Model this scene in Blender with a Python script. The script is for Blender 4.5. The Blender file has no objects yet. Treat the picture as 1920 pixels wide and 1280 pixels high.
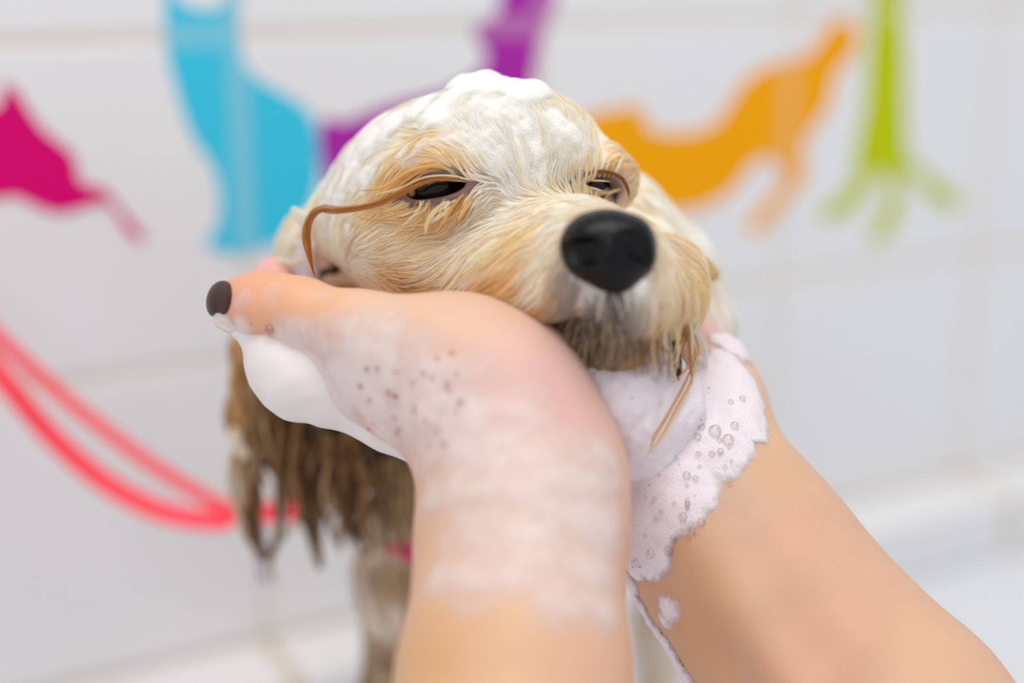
import bpy, math, random
import numpy as np
from mathutils import Matrix, Vector

random.seed(7)
RNG = np.random.default_rng(11)
scene = bpy.context.scene
COL = scene.collection

# ------------------------------------------------------------------ camera
F_PX = 2667.0                    # focal length in pixels of the 1920 px wide frame (50 mm on 36 mm)
PITCH = math.radians(15.9)
CAM = np.array([0.0, 0.0, 0.417])
cam_data = bpy.data.cameras.new('camera')
cam_data.sensor_width = 36.0
cam_data.lens = 50.0
cam_data.clip_start = 0.01
cam_data.dof.use_dof = True
cam_data.dof.focus_distance = 0.412
cam_data.dof.aperture_fstop = 2.6
cam = bpy.data.objects.new('camera', cam_data)
COL.objects.link(cam)
cam.location = CAM
cam.rotation_euler = (math.pi / 2 - PITCH, 0, 0)
scene.camera = cam
CP, SP = math.cos(PITCH), math.sin(PITCH)
RIGHT = np.array([1.0, 0, 0]); FWD = np.array([0, CP, -SP]); UP = np.array([0, SP, CP])
ROT = np.stack([RIGHT, FWD, UP])         # rows: frame axes in world

# ------------------------------------------------------------------ world and lights
world = bpy.data.worlds.new('room_light')
scene.world = world
world.use_nodes = True
bgn = world.node_tree.nodes['Background']
bgn.inputs[0].default_value = (0.945, 0.965, 1.0, 1)
bgn.inputs[1].default_value = 0.70

def area_light(name, loc, target, size, energy, color):
    ld = bpy.data.lights.new(name, 'AREA')
    ld.shape = 'RECTANGLE'; ld.size = size[0]; ld.size_y = size[1]
    ld.energy = energy; ld.color = color
    o = bpy.data.objects.new(name, ld); COL.objects.link(o)
    o.location = loc
    o.rotation_euler = (Vector(target) - Vector(loc)).to_track_quat('-Z', 'Y').to_euler()
    return o
area_light('ceiling_lamp', (0.15, 0.1, 2.2), (0.0, 0.5, 0.4), (1.3, 1.0), 19.5, (1.0, 0.95, 0.88))
area_light('window_light', (-0.5, -1.2, 1.45), (0.0, 0.45, 0.4), (0.9, 1.2), 7.0, (0.92, 0.96, 1.0))

scene.view_settings.view_transform = 'Standard'
scene.view_settings.look = 'None'
scene.view_settings.exposure = 0.0
scene.view_settings.gamma = 1.0
scene.view_settings.use_curve_mapping = False
scene.cycles.use_denoising = True
scene.cycles.max_bounces = 10; scene.cycles.diffuse_bounces = 6; scene.cycles.glossy_bounces = 3; scene.cycles.transparent_max_bounces = 12
scene.cycles.use_adaptive_sampling = True; scene.cycles.adaptive_threshold = 0.04

# ------------------------------------------------------------------ helpers
def pt(px, py, d):
    """point at distance d (mm) ahead of the photograph's viewpoint -> local millimetres (right, ahead, up)"""
    return np.array([(px - 960.0) / F_PX * d, d, (640.0 - py) / F_PX * d])

def to_world(c):
    c = np.asarray(c, dtype=float)
    return CAM + (c @ ROT) / 1000.0

def W(px, py, d):
    return to_world(pt(px, py, d))

def srgb(r, g, b):
    out = []
    for v in (r, g, b):
        v /= 255.0
        out.append(v / 12.92 if v <= 0.04045 else ((v + 0.055) / 1.055) ** 2.4)
    return out

def lin(c):
    return tuple(srgb(*c)) + (1.0,)

class Mat:
    def __init__(self, name):
        self.m = bpy.data.materials.new(name); self.m.use_nodes = True
        self.nt = self.m.node_tree
        self.b = self.nt.nodes['Principled BSDF']
    def n(self, t, **kw):
        x = self.nt.nodes.new(t)
        for k, v in kw.items():
            if k in x.inputs: x.inputs[k].default_value = v
            else: setattr(x, k, v)
        return x
    def l(self, a, b): self.nt.links.new(a, b)
    def set(self, **kw):
        for k, v in kw.items(): self.b.inputs[k.replace('_', ' ')].default_value = v
        return self

def mesh_obj(name, verts, faces, mat=None, parent=None, smooth=True, origin=None, colors=None, attrs=None):
    """verts in world metres; origin moves the object's origin"""
    v = np.asarray(verts, dtype=float)
    o_w = np.array(origin) if origin is not None else np.zeros(3)
    me = bpy.data.meshes.new(name)
    if isinstance(faces, np.ndarray):
        k = faces.shape[1]
        me.vertices.add(len(v)); me.vertices.foreach_set('co', (v - o_w).astype(np.float32).ravel())
        me.loops.add(faces.size); me.loops.foreach_set('vertex_index', faces.astype(np.int32).ravel())
        me.polygons.add(len(faces))
        me.polygons.foreach_set('loop_start', np.arange(0, faces.size, k, dtype=np.int32))
        me.update(calc_edges=True); me.validate()
    else:
        me.from_pydata([tuple(x) for x in (v - o_w)], [], faces)
        me.update()
    if smooth:
        me.polygons.foreach_set('use_smooth', np.ones(len(me.polygons), dtype=bool))
    if colors is not None:
        a = me.attributes.new('tint', 'FLOAT_COLOR', 'POINT')
        c4 = np.ones((len(v), 4), dtype=np.float32); c4[:, :3] = colors
        a.data.foreach_set('color', c4.ravel())
    for nm, val in (attrs or {}).items():
        a = me.attributes.new(nm, 'FLOAT', 'POINT'); a.data.foreach_set('value', np.asarray(val, dtype=np.float32))
    if mat is not None: me.materials.append(mat)
    o = bpy.data.objects.new(name, me); COL.objects.link(o)
    o.location = o_w
    if parent is not None:
        o.parent = parent
        pw = np.zeros(3); q = parent
        while q is not None: pw = pw + np.array(q.location); q = q.parent
        o.location = o_w - pw
    return o

def empty(name, loc):
    o = bpy.data.objects.new(name, None); COL.objects.link(o); o.location = loc
    o.empty_display_size = 0.03
    return o

def tag(o, label=None, cat=None, group=None, kind=None):
    if label: o['label'] = label
    if cat: o['category'] = cat
    if group: o['group'] = group
    if kind: o['kind'] = kind
    return o

# ------------------------------------------------------------------ implicit surfaces
class Field:
    """signed distance samples on an axis-aligned grid with uneven spacing (local millimetres)"""
    def __init__(self, xs, ys, zs):
        self.ax = [np.asarray(a, dtype=np.float32) for a in (xs, ys, zs)]
        self.D = np.full(tuple(len(a) for a in self.ax), 60.0, dtype=np.float32)
    def _sl(self, lo, hi):
        s = []
        for a, l, h in zip(self.ax, lo, hi):
            s.append(slice(max(0, int(np.searchsorted(a, l)) - 1), min(len(a), int(np.searchsorted(a, h)) + 1)))
        return tuple(s)
    def _grid(self, s):
        return (self.ax[0][s[0]][:, None, None], self.ax[1][s[1]][None, :, None], self.ax[2][s[2]][None, None, :])
    def _mix(self, s, d, k, mode):
        A = self.D[s]
        if mode == 'sub':
            a, b = A, -d
            h = np.clip(k - np.abs(a - b), 0, None) / max(k, 1e-6)
            self.D[s] = np.maximum(a, b) + h * h * k * 0.25
        else:
            h = np.clip(k - np.abs(A - d), 0, None) / max(k, 1e-6)
            self.D[s] = np.minimum(A, d) - h * h * k * 0.25
    def cone(self, a, b, ra, rb, k=6.0, mode='add'):
        a = np.asarray(a, float); b = np.asarray(b, float)
        m = max(ra, rb) + k + 12
        s = self._sl(np.minimum(a, b) - m, np.maximum(a, b) + m)
        X, Y, Z = self._grid(s)
        ab = b - a; L2 = max(float(ab @ ab), 1e-6)
        t = np.clip(((X - a[0]) * ab[0] + (Y - a[1]) * ab[1] + (Z - a[2]) * ab[2]) / L2, 0, 1)
        d = np.sqrt((X - a[0] - t * ab[0]) ** 2 + (Y - a[1] - t * ab[1]) ** 2 + (Z - a[2] - t * ab[2]) ** 2) - (ra + t * (rb - ra))
        self._mix(s, d.astype(np.float32), k, mode)
    def chain(self, pts, k=6.0, mode='add'):
        """pts: (px, py, d, radius)"""
        for p, q in zip(pts[:-1], pts[1:]):
            self.cone(pt(*p[:3]), pt(*q[:3]), p[3], q[3], k, mode)
    def ell(self, c, r, k=6.0, mode='add', yaw=0.0, roll=0.0):
        c = np.asarray(c, float); m = max(r) + k + 12
        s = self._sl(c - m, c + m)
        X, Y, Z = self._grid(s)
        X = X - c[0]; Y = Y - c[1]; Z = Z - c[2]
        cy, sy = math.cos(yaw), math.sin(yaw)
        u = X * cy + Y * sy; v = -X * sy + Y * cy; w = Z + 0 * u
        if roll:
            cr, sr = math.cos(roll), math.sin(roll)
            u, w = u * cr + w * sr, -u * sr + w * cr
        k0 = np.sqrt((u / r[0]) ** 2 + (v / r[1]) ** 2 + (w / r[2]) ** 2)
        k1 = np.sqrt((u / r[0] ** 2) ** 2 + (v / r[1] ** 2) ** 2 + (w / r[2] ** 2) ** 2) + 1e-9
        d = k0 * (k0 - 1.0) / k1
        self._mix(s, d.astype(np.float32), k, mode)
    def sample(self, P):
        P = np.asarray(P, dtype=np.float32); idx = []; fr = []
        for i in range(3):
            a = self.ax[i]
            j = np.clip(np.searchsorted(a, P[:, i]) - 1, 0, len(a) - 2)
            idx.append(j); fr.append(np.clip((P[:, i] - a[j]) / (a[j + 1] - a[j]), 0, 1))
        out = 0
        for dx in (0, 1):
            for dy in (0, 1):
                for dz in (0, 1):
                    w = (fr[0] if dx else 1 - fr[0]) * (fr[1] if dy else 1 - fr[1]) * (fr[2] if dz else 1 - fr[2])
                    out = out + w * self.D[idx[0] + dx, idx[1] + dy, idx[2] + dz]
        return out
    def normal(self, P, h=1.2):
        g = np.stack([self.sample(P + np.eye(3)[i] * h) - self.sample(P - np.eye(3)[i] * h) for i in range(3)], axis=1)
        return g / (np.linalg.norm(g, axis=1, keepdims=True) + 1e-9)

def surface(ax, D):
    """surface nets on an uneven grid -> vertices (local mm), quads"""
    nx, ny, nz = D.shape
    S = D < 0
    c = S[:-1, :-1, :-1].astype(np.int8)
    tot = np.zeros((nx - 1, ny - 1, nz - 1), dtype=np.int8)
    for dx in (0, 1):
        for dy in (0, 1):
            for dz in (0, 1):
                tot += S[dx:nx - 1 + dx, dy:ny - 1 + dy, dz:nz - 1 + dz]
    act = (tot > 0) & (tot < 8)
    ii, jj, kk = np.nonzero(act)
    vid = np.full(act.shape, -1, dtype=np.int32); vid[ii, jj, kk] = np.arange(len(ii))
    X, Y, Z = ax
    acc = np.zeros((len(ii), 3)); cnt = np.zeros(len(ii))
    corners = [(a, b, e) for a in (0, 1) for b in (0, 1) for e in (0, 1)]
    val = {q: D[ii + q[0], jj + q[1], kk + q[2]] for q in corners}
    def pos(q): return np.stack([X[ii + q[0]], Y[jj + q[1]], Z[kk + q[2]]], axis=1)
    for q in corners:
        for axn in range(3):
            if q[axn]: continue
            r = list(q); r[axn] = 1; r = tuple(r)
            a, b = val[q], val[r]
            m = (a < 0) != (b < 0)
            if not m.any(): continue
            t = np.where(m, a / np.where(m, a - b, 1), 0)
            p = pos(q) + (pos(r) - pos(q)) * t[:, None]
            acc[m] += p[m]; cnt[m] += 1
    V = acc / cnt[:, None]
    F = []
    for axn in range(3):
        sl0 = [slice(None)] * 3; sl1 = [slice(None)] * 3
        sl0[axn] = slice(0, -1); sl1[axn] = slice(1, None)
        a, b = S[tuple(sl0)], S[tuple(sl1)]
        m = a != b
        o1, o2 = (axn + 1) % 3, (axn + 2) % 3
        pad = [slice(None)] * 3; pad[o1] = slice(1, -1); pad[o2] = slice(1, -1)
        idx = np.argwhere(m[tuple(pad)])
        if len(idx) == 0: continue
        idx[:, o1] += 1; idx[:, o2] += 1
        flip = a[idx[:, 0], idx[:, 1], idx[:, 2]]
        q = []
        for (u, w) in ((-1, -1), (0, -1), (0, 0), (-1, 0)):
            t = idx.copy(); t[:, o1] += u; t[:, o2] += w
            q.append(vid[t[:, 0], t[:, 1], t[:, 2]])
        q = np.stack(q, axis=1)
        q[~flip] = q[~flip][:, ::-1]
        F.append(q)
    F = np.concatenate(F)
    F = F[(F >= 0).all(axis=1)]
    return V, F

def axis(*segs):
    """axis((start, stop, step), ...) with contiguous segments"""
    out = []
    for a, b, st in segs: out.append(np.arange(a, b, st))
    return np.concatenate(out)

def vnoise(P, scale, seed=0):
    """cheap smooth noise in -1..1: sums of rotated sines"""
    r = np.random.default_rng(seed); out = np.zeros(len(P))
    for o in range(9):
        k = r.normal(size=3); k = k / np.linalg.norm(k) * (1.0 + 0.55 * (o % 3)) * 2 * math.pi / scale
        out += np.sin(P @ k + r.uniform(0, 6.28)) / (1 + 0.35 * (o % 3))
    return out / 4.2

def tube(path, radii, n=8, flat=1.0, up=None):
    """tapered tube along local-mm points -> verts, quads"""
    P = np.asarray(path, float); R = np.broadcast_to(np.asarray(radii, float), (len(P),))
    T = np.gradient(P, axis=0); T /= np.linalg.norm(T, axis=1, keepdims=True) + 1e-9
    u = np.array(up if up is not None else (0.1, -1.0, 0.2), float)
    V = []; F = []
    for i in range(len(P)):
        s = np.cross(T[i], u); s /= np.linalg.norm(s) + 1e-9; w = np.cross(s, T[i])
        for j in range(n):
            a = 2 * math.pi * j / n
            V.append(P[i] + R[i] * (math.cos(a) * s + flat * math.sin(a) * w))
    for i in range(len(P) - 1):
        for j in range(n):
            F.append((i * n + j, i * n + (j + 1) % n, (i + 1) * n + (j + 1) % n, (i + 1) * n + j))
    F.append(tuple(range(n))[::-1]); F.append(tuple((len(P) - 1) * n + j for j in range(n)))
    return np.array(V), F

def spline(ctrl, n):
    """Catmull-Rom through control points"""
    C = np.asarray(ctrl, float); C = np.vstack([2 * C[0] - C[1], C, 2 * C[-1] - C[-2]])
    m = len(C) - 3; out = []
    for t in np.linspace(0, m - 1e-6, n):
        i = int(t); f = t - i; p0, p1, p2, p3 = C[i:i + 4]
        out.append(0.5 * (2 * p1 + (p2 - p0) * f + (2 * p0 - 5 * p1 + 4 * p2 - p3) * f * f + (3 * p1 - p0 - 3 * p2 + p3) * f ** 3))
    return np.array(out)

# ------------------------------------------------------------------ wall frame
YAW = math.radians(28.8)
U_W = np.array([math.cos(YAW), math.sin(YAW), 0.0])           # along the wall
N_W = np.array([math.sin(YAW), -math.cos(YAW), 0.0])          # out of the wall, to the viewer
O_W = W(0, 640, 680); O_W = np.array([O_W[0], O_W[1], 0.0])
def on_wall(px, py, off=0.0):
    """where the sight line meets the wall's face (raised by off) -> (along, height)"""
    r = W(px, py, 1000) - CAM
    o = O_W + N_W * off
    t = ((o - CAM) @ N_W) / (r @ N_W)
    p = CAM + t * r
    return float((p - O_W) @ U_W), float(p[2])
def wall_pt(u, z, off=0.0):
    return O_W + U_W * u + np.array([0, 0, z]) + N_W * off

# ------------------------------------------------------------------ materials of the room
def mat_tile():
    m = Mat('glazed_white_tile'); m.set(Roughness=0.22, Base_Color=(0.80, 0.80, 0.815, 1))
    tc = m.n('ShaderNodeTexCoord'); nz = m.n('ShaderNodeTexNoise', Scale=9.0)
    m.l(tc.outputs['Object'], nz.inputs['Vector'])
    bp = m.n('ShaderNodeBump', Strength=0.05, Distance=0.004)
    m.l(nz.outputs['Fac'], bp.inputs['Height']); m.l(bp.outputs['Normal'], m.b.inputs['Normal'])
    return m.m
def mat_plain(name, col, rough=0.6, noise=0.06, scale=60.0):
    m = Mat(name); m.set(Roughness=rough)
    tc = m.n('ShaderNodeTexCoord'); nz = m.n('ShaderNodeTexNoise', Scale=scale)
    m.l(tc.outputs['Object'], nz.inputs['Vector'])
    mx = m.n('ShaderNodeMix', data_type='RGBA')
    mx.inputs['A'].default_value = tuple(c * (1 - noise) for c in col[:3]) + (1,)
    mx.inputs['B'].default_value = tuple(min(1, c * (1 + noise)) for c in col[:3]) + (1,)
    m.l(nz.outputs['Fac'], mx.inputs['Factor']); m.l(mx.outputs['Result'], m.b.inputs['Base Color'])
    return m.m
TILE = mat_tile()
GROUT = mat_plain('beige_grout', srgb(222, 214, 204), 0.8)
TUB = mat_plain('white_enamel', srgb(222, 225, 232), 0.25, 0.02, 12.0)

# ------------------------------------------------------------------ tiled wall, ledge, tub floor
TU, TV = 0.1748, 0.1640          # tile pitch along and up
U0, Z0 = 0.1240, 0.0425          # a vertical joint, and the ledge's top
LEDGE = 0.053
def frame_box(u0, u1, z0, z1, n0, n1):
    v = [wall_pt(u, z, n) for n in (n0, n1) for (u, z) in ((u0, z0), (u1, z0), (u1, z1), (u0, z1))]
    f = [(0, 3, 2, 1), (4, 5, 6, 7), (0, 1, 5, 4), (1, 2, 6, 5), (2, 3, 7, 6), (3, 0, 4, 7)]
    return v, f
wv, wf = frame_box(-0.62, 1.35, -0.02, 1.05, -0.06, -0.0006)
wall = mesh_obj('wall_back', wv, wf, GROUT, smooth=False, origin=wall_pt(0.3, 0.0))
tag(wall, 'white glazed tile wall behind the puppy with pale grout', kind='structure')

def tile_mesh(name, w, h, t, bev):
    """a glazed tile with a pillowed edge, face toward -y, base at the origin's plane"""
    me = bpy.data.meshes.new(name)
    x, z = w / 2, h / 2
    rings = [(0, 0.006), (0, 0.0010), (bev * 0.35, 0.0002), (bev, 0.0)]
    v = []
    for ins, dep in rings:
        v += [(-x + ins, dep, -z + ins), (x - ins, dep, -z + ins), (x - ins, dep, z - ins), (-x + ins, dep, z - ins)]
    f = []
    for r in range(len(rings) - 1):
        for j in range(4):
            a, b = r * 4 + j, r * 4 + (j + 1) % 4
            f.append((a, b, b + 4, a + 4))
    f.append((12, 13, 14, 15))
    me.from_pydata(v, [], f); me.update(); me.materials.append(TILE)
    return me
ROTZ = YAW
tm = tile_mesh('tile', TU - 0.0045, TV - 0.0045, 0.006, 0.0026)
for r in range(0, 6):
    for c in range(-4, 7):
        o = bpy.data.objects.new('tile', tm); COL.objects.link(o)
        o.parent = wall
        p = wall_pt(U0 + (c + 0.5) * TU, Z0 + (r + 0.5) * TV)
        o.location = p - np.array(wall.location); o.rotation_euler = (0, 0, ROTZ)

# the ledge along the foot of the wall, clad with the same tiles
lv, lf = frame_box(-0.62, 1.35, 0.0, Z0 - 0.0012, 0.0, LEDGE - 0.0012)
ledge = mesh_obj('trim_1', lv, lf, mat_plain('old_beige_grout', srgb(206, 190, 168), 0.85), smooth=False, origin=wall_pt(0.3, 0.0, 0.02))
tag(ledge, 'low white tiled ledge along the foot of the wall', kind='structure')
tmt = tile_mesh('tile', TU - 0.007, LEDGE - 0.002, 0.006, 0.0022)
tmf = tile_mesh('tile', TU - 0.007, Z0 - 0.003, 0.006, 0.0022)
LU = on_wall(1890, 1040, LEDGE)[0] - 4 * TU
for c in range(-4, 7):
    for me, z, n, rx in ((tmt, Z0, LEDGE / 2, -math.pi / 2), (tmf, Z0 / 2, LEDGE, 0.0)):
        o = bpy.data.objects.new('tile', me); COL.objects.link(o); o.parent = ledge
        o.location = wall_pt(LU + (c + 0.5) * TU, z, n) - np.array(ledge.location)
        o.rotation_euler = (rx, 0, ROTZ)
fv = [(-0.9, -0.7, 0), (1.5, -0.7, 0), (1.5, 1.6, 0), (-0.9, 1.6, 0), (-0.9, -0.7, -0.02), (1.5, -0.7, -0.02), (1.5, 1.6, -0.02), (-0.9, 1.6, -0.02)]
ff = [(0, 1, 2, 3), (7, 6, 5, 4), (4, 5, 1, 0), (5, 6, 2, 1), (6, 7, 3, 2), (7, 4, 0, 3)]
floor = mesh_obj('floor', fv, ff, TUB, smooth=False)
tag(floor, 'white enamel floor of the washing tub', kind='structure')

# ------------------------------------------------------------------ animal stickers
def mat_sticker(name, col):
    m = Mat(name); m.set(Roughness=0.6, Specular_IOR_Level=0.12)
    def stripe(attr, off, pitch, wd):
        a = m.n('ShaderNodeAttribute', attribute_name=attr)
        s = m.n('ShaderNodeMath', operation='SUBTRACT'); s.inputs[1].default_value = off; m.l(a.outputs['Fac'], s.inputs[0])
        d = m.n('ShaderNodeMath', operation='DIVIDE'); d.inputs[1].default_value = pitch; m.l(s.outputs[0], d.inputs[0])
        h = m.n('ShaderNodeMath', operation='ADD'); h.inputs[1].default_value = 100.5; m.l(d.outputs[0], h.inputs[0])
        f = m.n('ShaderNodeMath', operation='FRACT'); m.l(h.outputs[0], f.inputs[0])
        e = m.n('ShaderNodeMath', operation='SUBTRACT'); e.inputs[1].default_value = 0.5; m.l(f.outputs[0], e.inputs[0])
        ab = m.n('ShaderNodeMath', operation='ABSOLUTE'); m.l(e.outputs[0], ab.inputs[0])
        c = m.n('ShaderNodeMath', operation='LESS_THAN'); c.inputs[1].default_value = wd / pitch; m.l(ab.outputs[0], c.inputs[0])
        return c.outputs[0]
    a = stripe('along', U0, TU, 0.0058); b = stripe('height', Z0, TV, 0.0058)
    mxx = m.n('ShaderNodeMath', operation='MAXIMUM'); m.l(a, mxx.inputs[0]); m.l(b, mxx.inputs[1])
    sc = m.n('ShaderNodeMath', operation='MULTIPLY'); sc.inputs[1].default_value = 0.22; m.l(mxx.outputs[0], sc.inputs[0])
    mx = m.n('ShaderNodeMix', data_type='RGBA')
    mx.inputs['A'].default_value = col; mx.inputs['B'].default_value = lin((225, 215, 205))
    m.l(sc.outputs[0], mx.inputs['Factor']); m.l(mx.outputs['Result'], m.b.inputs['Base Color'])
    return m.m

def sticker(name, outline, col, label):
    uz = np.array([on_wall(x, y, 0.0006) for x, y in outline])
    cl = np.vstack([uz[-2:], uz, uz[:2]])
    sm = []
    for i in range(2, len(cl) - 2):          # closed Catmull-Rom
        p0, p1, p2, p3 = cl[i - 1], cl[i], cl[i + 1], cl[i + 2] if i + 2 < len(cl) else cl[3]
        for f in (0, 0.34, 0.67):
            sm.append(0.5 * (2 * p1 + (p2 - p0) * f + (2 * p0 - 5 * p1 + 4 * p2 - p3) * f * f + (3 * p1 - p0 - 3 * p2 + p3) * f ** 3))
    sm = np.array(sm); n = len(sm)
    v = [wall_pt(u, z, 0.0006) for u, z in sm] + [wall_pt(u, z, 0.0001) for u, z in sm]
    area = np.sum(sm[:, 0] * np.roll(sm[:, 1], -1) - np.roll(sm[:, 0], -1) * sm[:, 1])
    front = list(range(n)) if area > 0 else list(range(n))[::-1]
    f = [front] + [(i, n + i, n + (i + 1) % n, (i + 1) % n) for i in range(n)]
    o = mesh_obj(name, v, f, mat_sticker(name + '_vinyl', lin(col)), smooth=False, origin=wall_pt(sm[:, 0].mean(), sm[:, 1].min(), 0.0003),
                 attrs={'along': np.tile(sm[:, 0], 2), 'height': np.tile(sm[:, 1], 2)})
    return tag(o, label, 'wall sticker', 'coloured silhouette stickers on the tiles')

sticker('cat_sticker', [(-170, 210), (-120, 170), (-60, 195), (-15, 205), (4, 190), (8, 158), (22, 162), (38, 180), (56, 210), (80, 242),
        (104, 262), (130, 283), (143, 305), (146, 330), (160, 346), (188, 351), (206, 366), (226, 391), (250, 420), (270, 441), (265, 453),
        (250, 446), (230, 421), (214, 391), (198, 381), (174, 384), (146, 393), (110, 400), (75, 390), (50, 377), (24, 368), (0, 373),
        (-40, 385), (-90, 420), (-130, 440), (-150, 400), (-175, 330)], (216, 0, 112), 'magenta animal silhouette sticker at the left edge of the tiled wall')
sticker('cat_sticker', [(312, -55), (326, -30), (336, 4), (360, 14), (385, 20), (410, 14), (424, 2), (434, -30), (448, -50), (446, 10), (446, 60), (452, 100), (466, 132),
        (498, 158), (535, 178), (572, 203), (590, 235), (598, 285), (596, 345), (580, 395), (556, 430), (528, 455), (500, 462), (470, 472), (440, 478),
        (412, 470), (388, 463), (394, 448), (408, 425), (414, 385), (408, 335), (393, 300), (372, 272), (354, 238), (338, 190), (324, 140),
        (314, 95), (311, 40)], (60, 198, 230), 'light blue sitting cat silhouette sticker with a narrow neck')
sticker('dog_sticker', [(604, 224), (640, 230), (680, 217), (720, 201), (762, 189), (810, 178), (850, 164), (888, 143), (908, 122), (914, 100),
        (900, 82), (890, 60), (896, 46), (920, 36), (936, 18), (946, -30), (985, -60), (1030, -50), (1044, -12), (1036, 20), (1020, 55), (1010, 95), (1002, 140), (994, 190),
        (1000, 300), (1010, 420), (985, 430), (960, 340), (900, 320), (760, 330), (660, 330), (630, 420), (606, 430), (612, 345), (600, 280)],
        (170, 42, 165), 'purple animal silhouette sticker partly hidden behind the puppy head')
sticker('cat_sticker', [(1064, 226), (1090, 222), (1122, 210), (1160, 204), (1196, 200), (1210, 208), (1210, 230), (1228, 245), (1268, 250), (1310, 245), (1344, 229), (1366, 198),
        (1388, 163), (1414, 138), (1446, 122), (1486, 113), (1520, 98), (1538, 72), (1552, 50), (1576, 38), (1600, 42), (1612, 62), (1606, 88),
        (1596, 110), (1580, 124), (1568, 140), (1562, 168), (1554, 200), (1532, 230), (1512, 264), (1506, 292), (1512, 322), (1500, 348), (1478, 374),
        (1454, 400), (1434, 424), (1416, 438), (1402, 426), (1416, 404), (1442, 376), (1464, 344), (1468, 322), (1456, 304), (1438, 296), (1418, 302),
        (1400, 322), (1380, 350), (1350, 374), (1318, 388), (1284, 396), (1220, 390), (1150, 360), (1090, 300), (1068, 255)],
        (246, 166, 0), 'orange stretching cat silhouette sticker right of the puppy head')
sticker('tree_sticker', [(1600, -60), (1636, -30), (1634, 20), (1628, 100), (1622, 200), (1608, 270), (1602, 325), (1588, 358), (1562, 380), (1538, 396), (1544, 410), (1570, 408),
        (1600, 392), (1622, 362), (1640, 330), (1655, 322), (1666, 345), (1662, 378), (1648, 415), (1630, 444), (1644, 454), (1664, 440), (1682, 410),
        (1690, 375), (1690, 338), (1702, 322), (1722, 340), (1744, 368), (1772, 388), (1798, 386), (1800, 370), (1770, 350), (1738, 326), (1714, 304),
        (1702, 285), (1698, 200), (1698, 100), (1694, 20), (1700, -30), (1740, -60)], (188, 200, 0), 'lime green tree silhouette sticker with spreading roots')

# ------------------------------------------------------------------ the puppy: one continuous body
HY = math.radians(21.5)
dog = Field(axis((-124, -78, 1.8), (-78, 78, 1.05), (78, 124, 2.0)),
            axis((352, 450, 1.05), (450, 560, 1.9), (560, 745, 3.4)),
            axis((-262, -110, 3.2), (-110, -12, 1.9), (-12, 34, 1.05), (34, 62, 0.8), (62, 108, 1.3)))
# trunk, neck and legs
dog.chain([(1015, 760, 555, 47), (1098, 610, 600, 56), (1110, 540, 670, 48)], 14)
dog.chain([(920, 470, 492, 42), (945, 700, 530, 44), (950, 865, 552, 44)], 14)
dog.chain([(820, 900, 556, 24), (745, 1080, 572, 15), (742, 1300, 596, 12), (742, 1530, 624, 11)], 12)
dog.chain([(1070, 900, 556, 24), (1075, 1080, 572, 15), (1080, 1300, 596, 12), (1080, 1530, 624, 11)], 12)
dog.chain([(1225, 760, 668, 34), (1262, 960, 690, 20), (1238, 1180, 704, 12), (1232, 1420, 716, 10)], 12)
dog.chain([(1000, 760, 668, 34), (985, 960, 690, 20), (985, 1180, 704, 12), (985, 1420, 716, 10)], 12)
for fx, fy, fd in ((742, 1560, 618), (1080, 1560, 618), (1232, 1425, 708), (985, 1425, 708)):
    dog.ell(pt(fx, fy, fd) + np.array([0, -6, 2]), (13, 17, 9), 8)
dog.chain([(1110, 480, 700, 14), (1130, 380, 706, 8), (1120, 330, 700, 3)], 10)          # tail
# skull, brows, cheeks
dog.ell(pt(885, 388, 462), (46, 50, 36), 8, yaw=HY)
dog.ell(pt(955, 300, 436), (30, 24, 22), 12, yaw=HY)
dog.ell(pt(805, 472, 434), (21, 22, 17), 9, yaw=HY)
dog.cone(pt(735, 440, 442), pt(640, 412, 464), 15, 11, 9)
dog.ell(pt(1200, 512, 462), (15, 20, 16), 10, yaw=HY)
# muzzle, lips, lower jaw
dog.chain([(985, 515, 430, 24), (1072, 506, 405, 18.5), (1140, 500, 385, 16)], 9)
dog.chain([(850, 520, 428, 17), (960, 548, 408, 15), (1080, 572, 388, 12)], 10)
dog.chain([(1245, 520, 432, 13), (1225, 550, 405, 13), (1180, 568, 387, 12)], 10)
dog.chain([(980, 622, 440, 19), (1060, 634, 412, 13), (1140, 634, 397, 10)], 8)
dog.chain([(905, 588, 400, 4), (1000, 612, 392, 4), (1090, 622, 376, 4), (1150, 612, 372, 4)], 4, 'sub')     # mouth line
# brow ridges and lids
dog.chain([(765, 338, 420, 7), (820, 318, 414, 7), (880, 322, 414, 6)], 8)
dog.chain([(1085, 316, 430, 5), (1125, 316, 436, 4.8), (1152, 334, 441, 4.6), (1156, 356, 444, 4.2)], 8)
dog.chain([(770, 382, 418, 6), (830, 382, 412, 6), (880, 366, 410, 5)], 8)
EYES = [(np.array(pt(818, 352, 418.5)), 9.6, pt(819, 353, 408), (8.9, 10, 3.1), math.radians(9)),
        (np.array(pt(1112, 347, 438.5)), 8.2, pt(1116, 347, 427), (5.0, 9, 2.2), math.radians(-2))]
for c, r, s, rad, rl in EYES:
    dog.ell(s, rad, 1.2, 'sub', roll=rl)
    dog.ell(c, (r + 0.15,) * 3, 0.6, 'sub')
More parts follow.
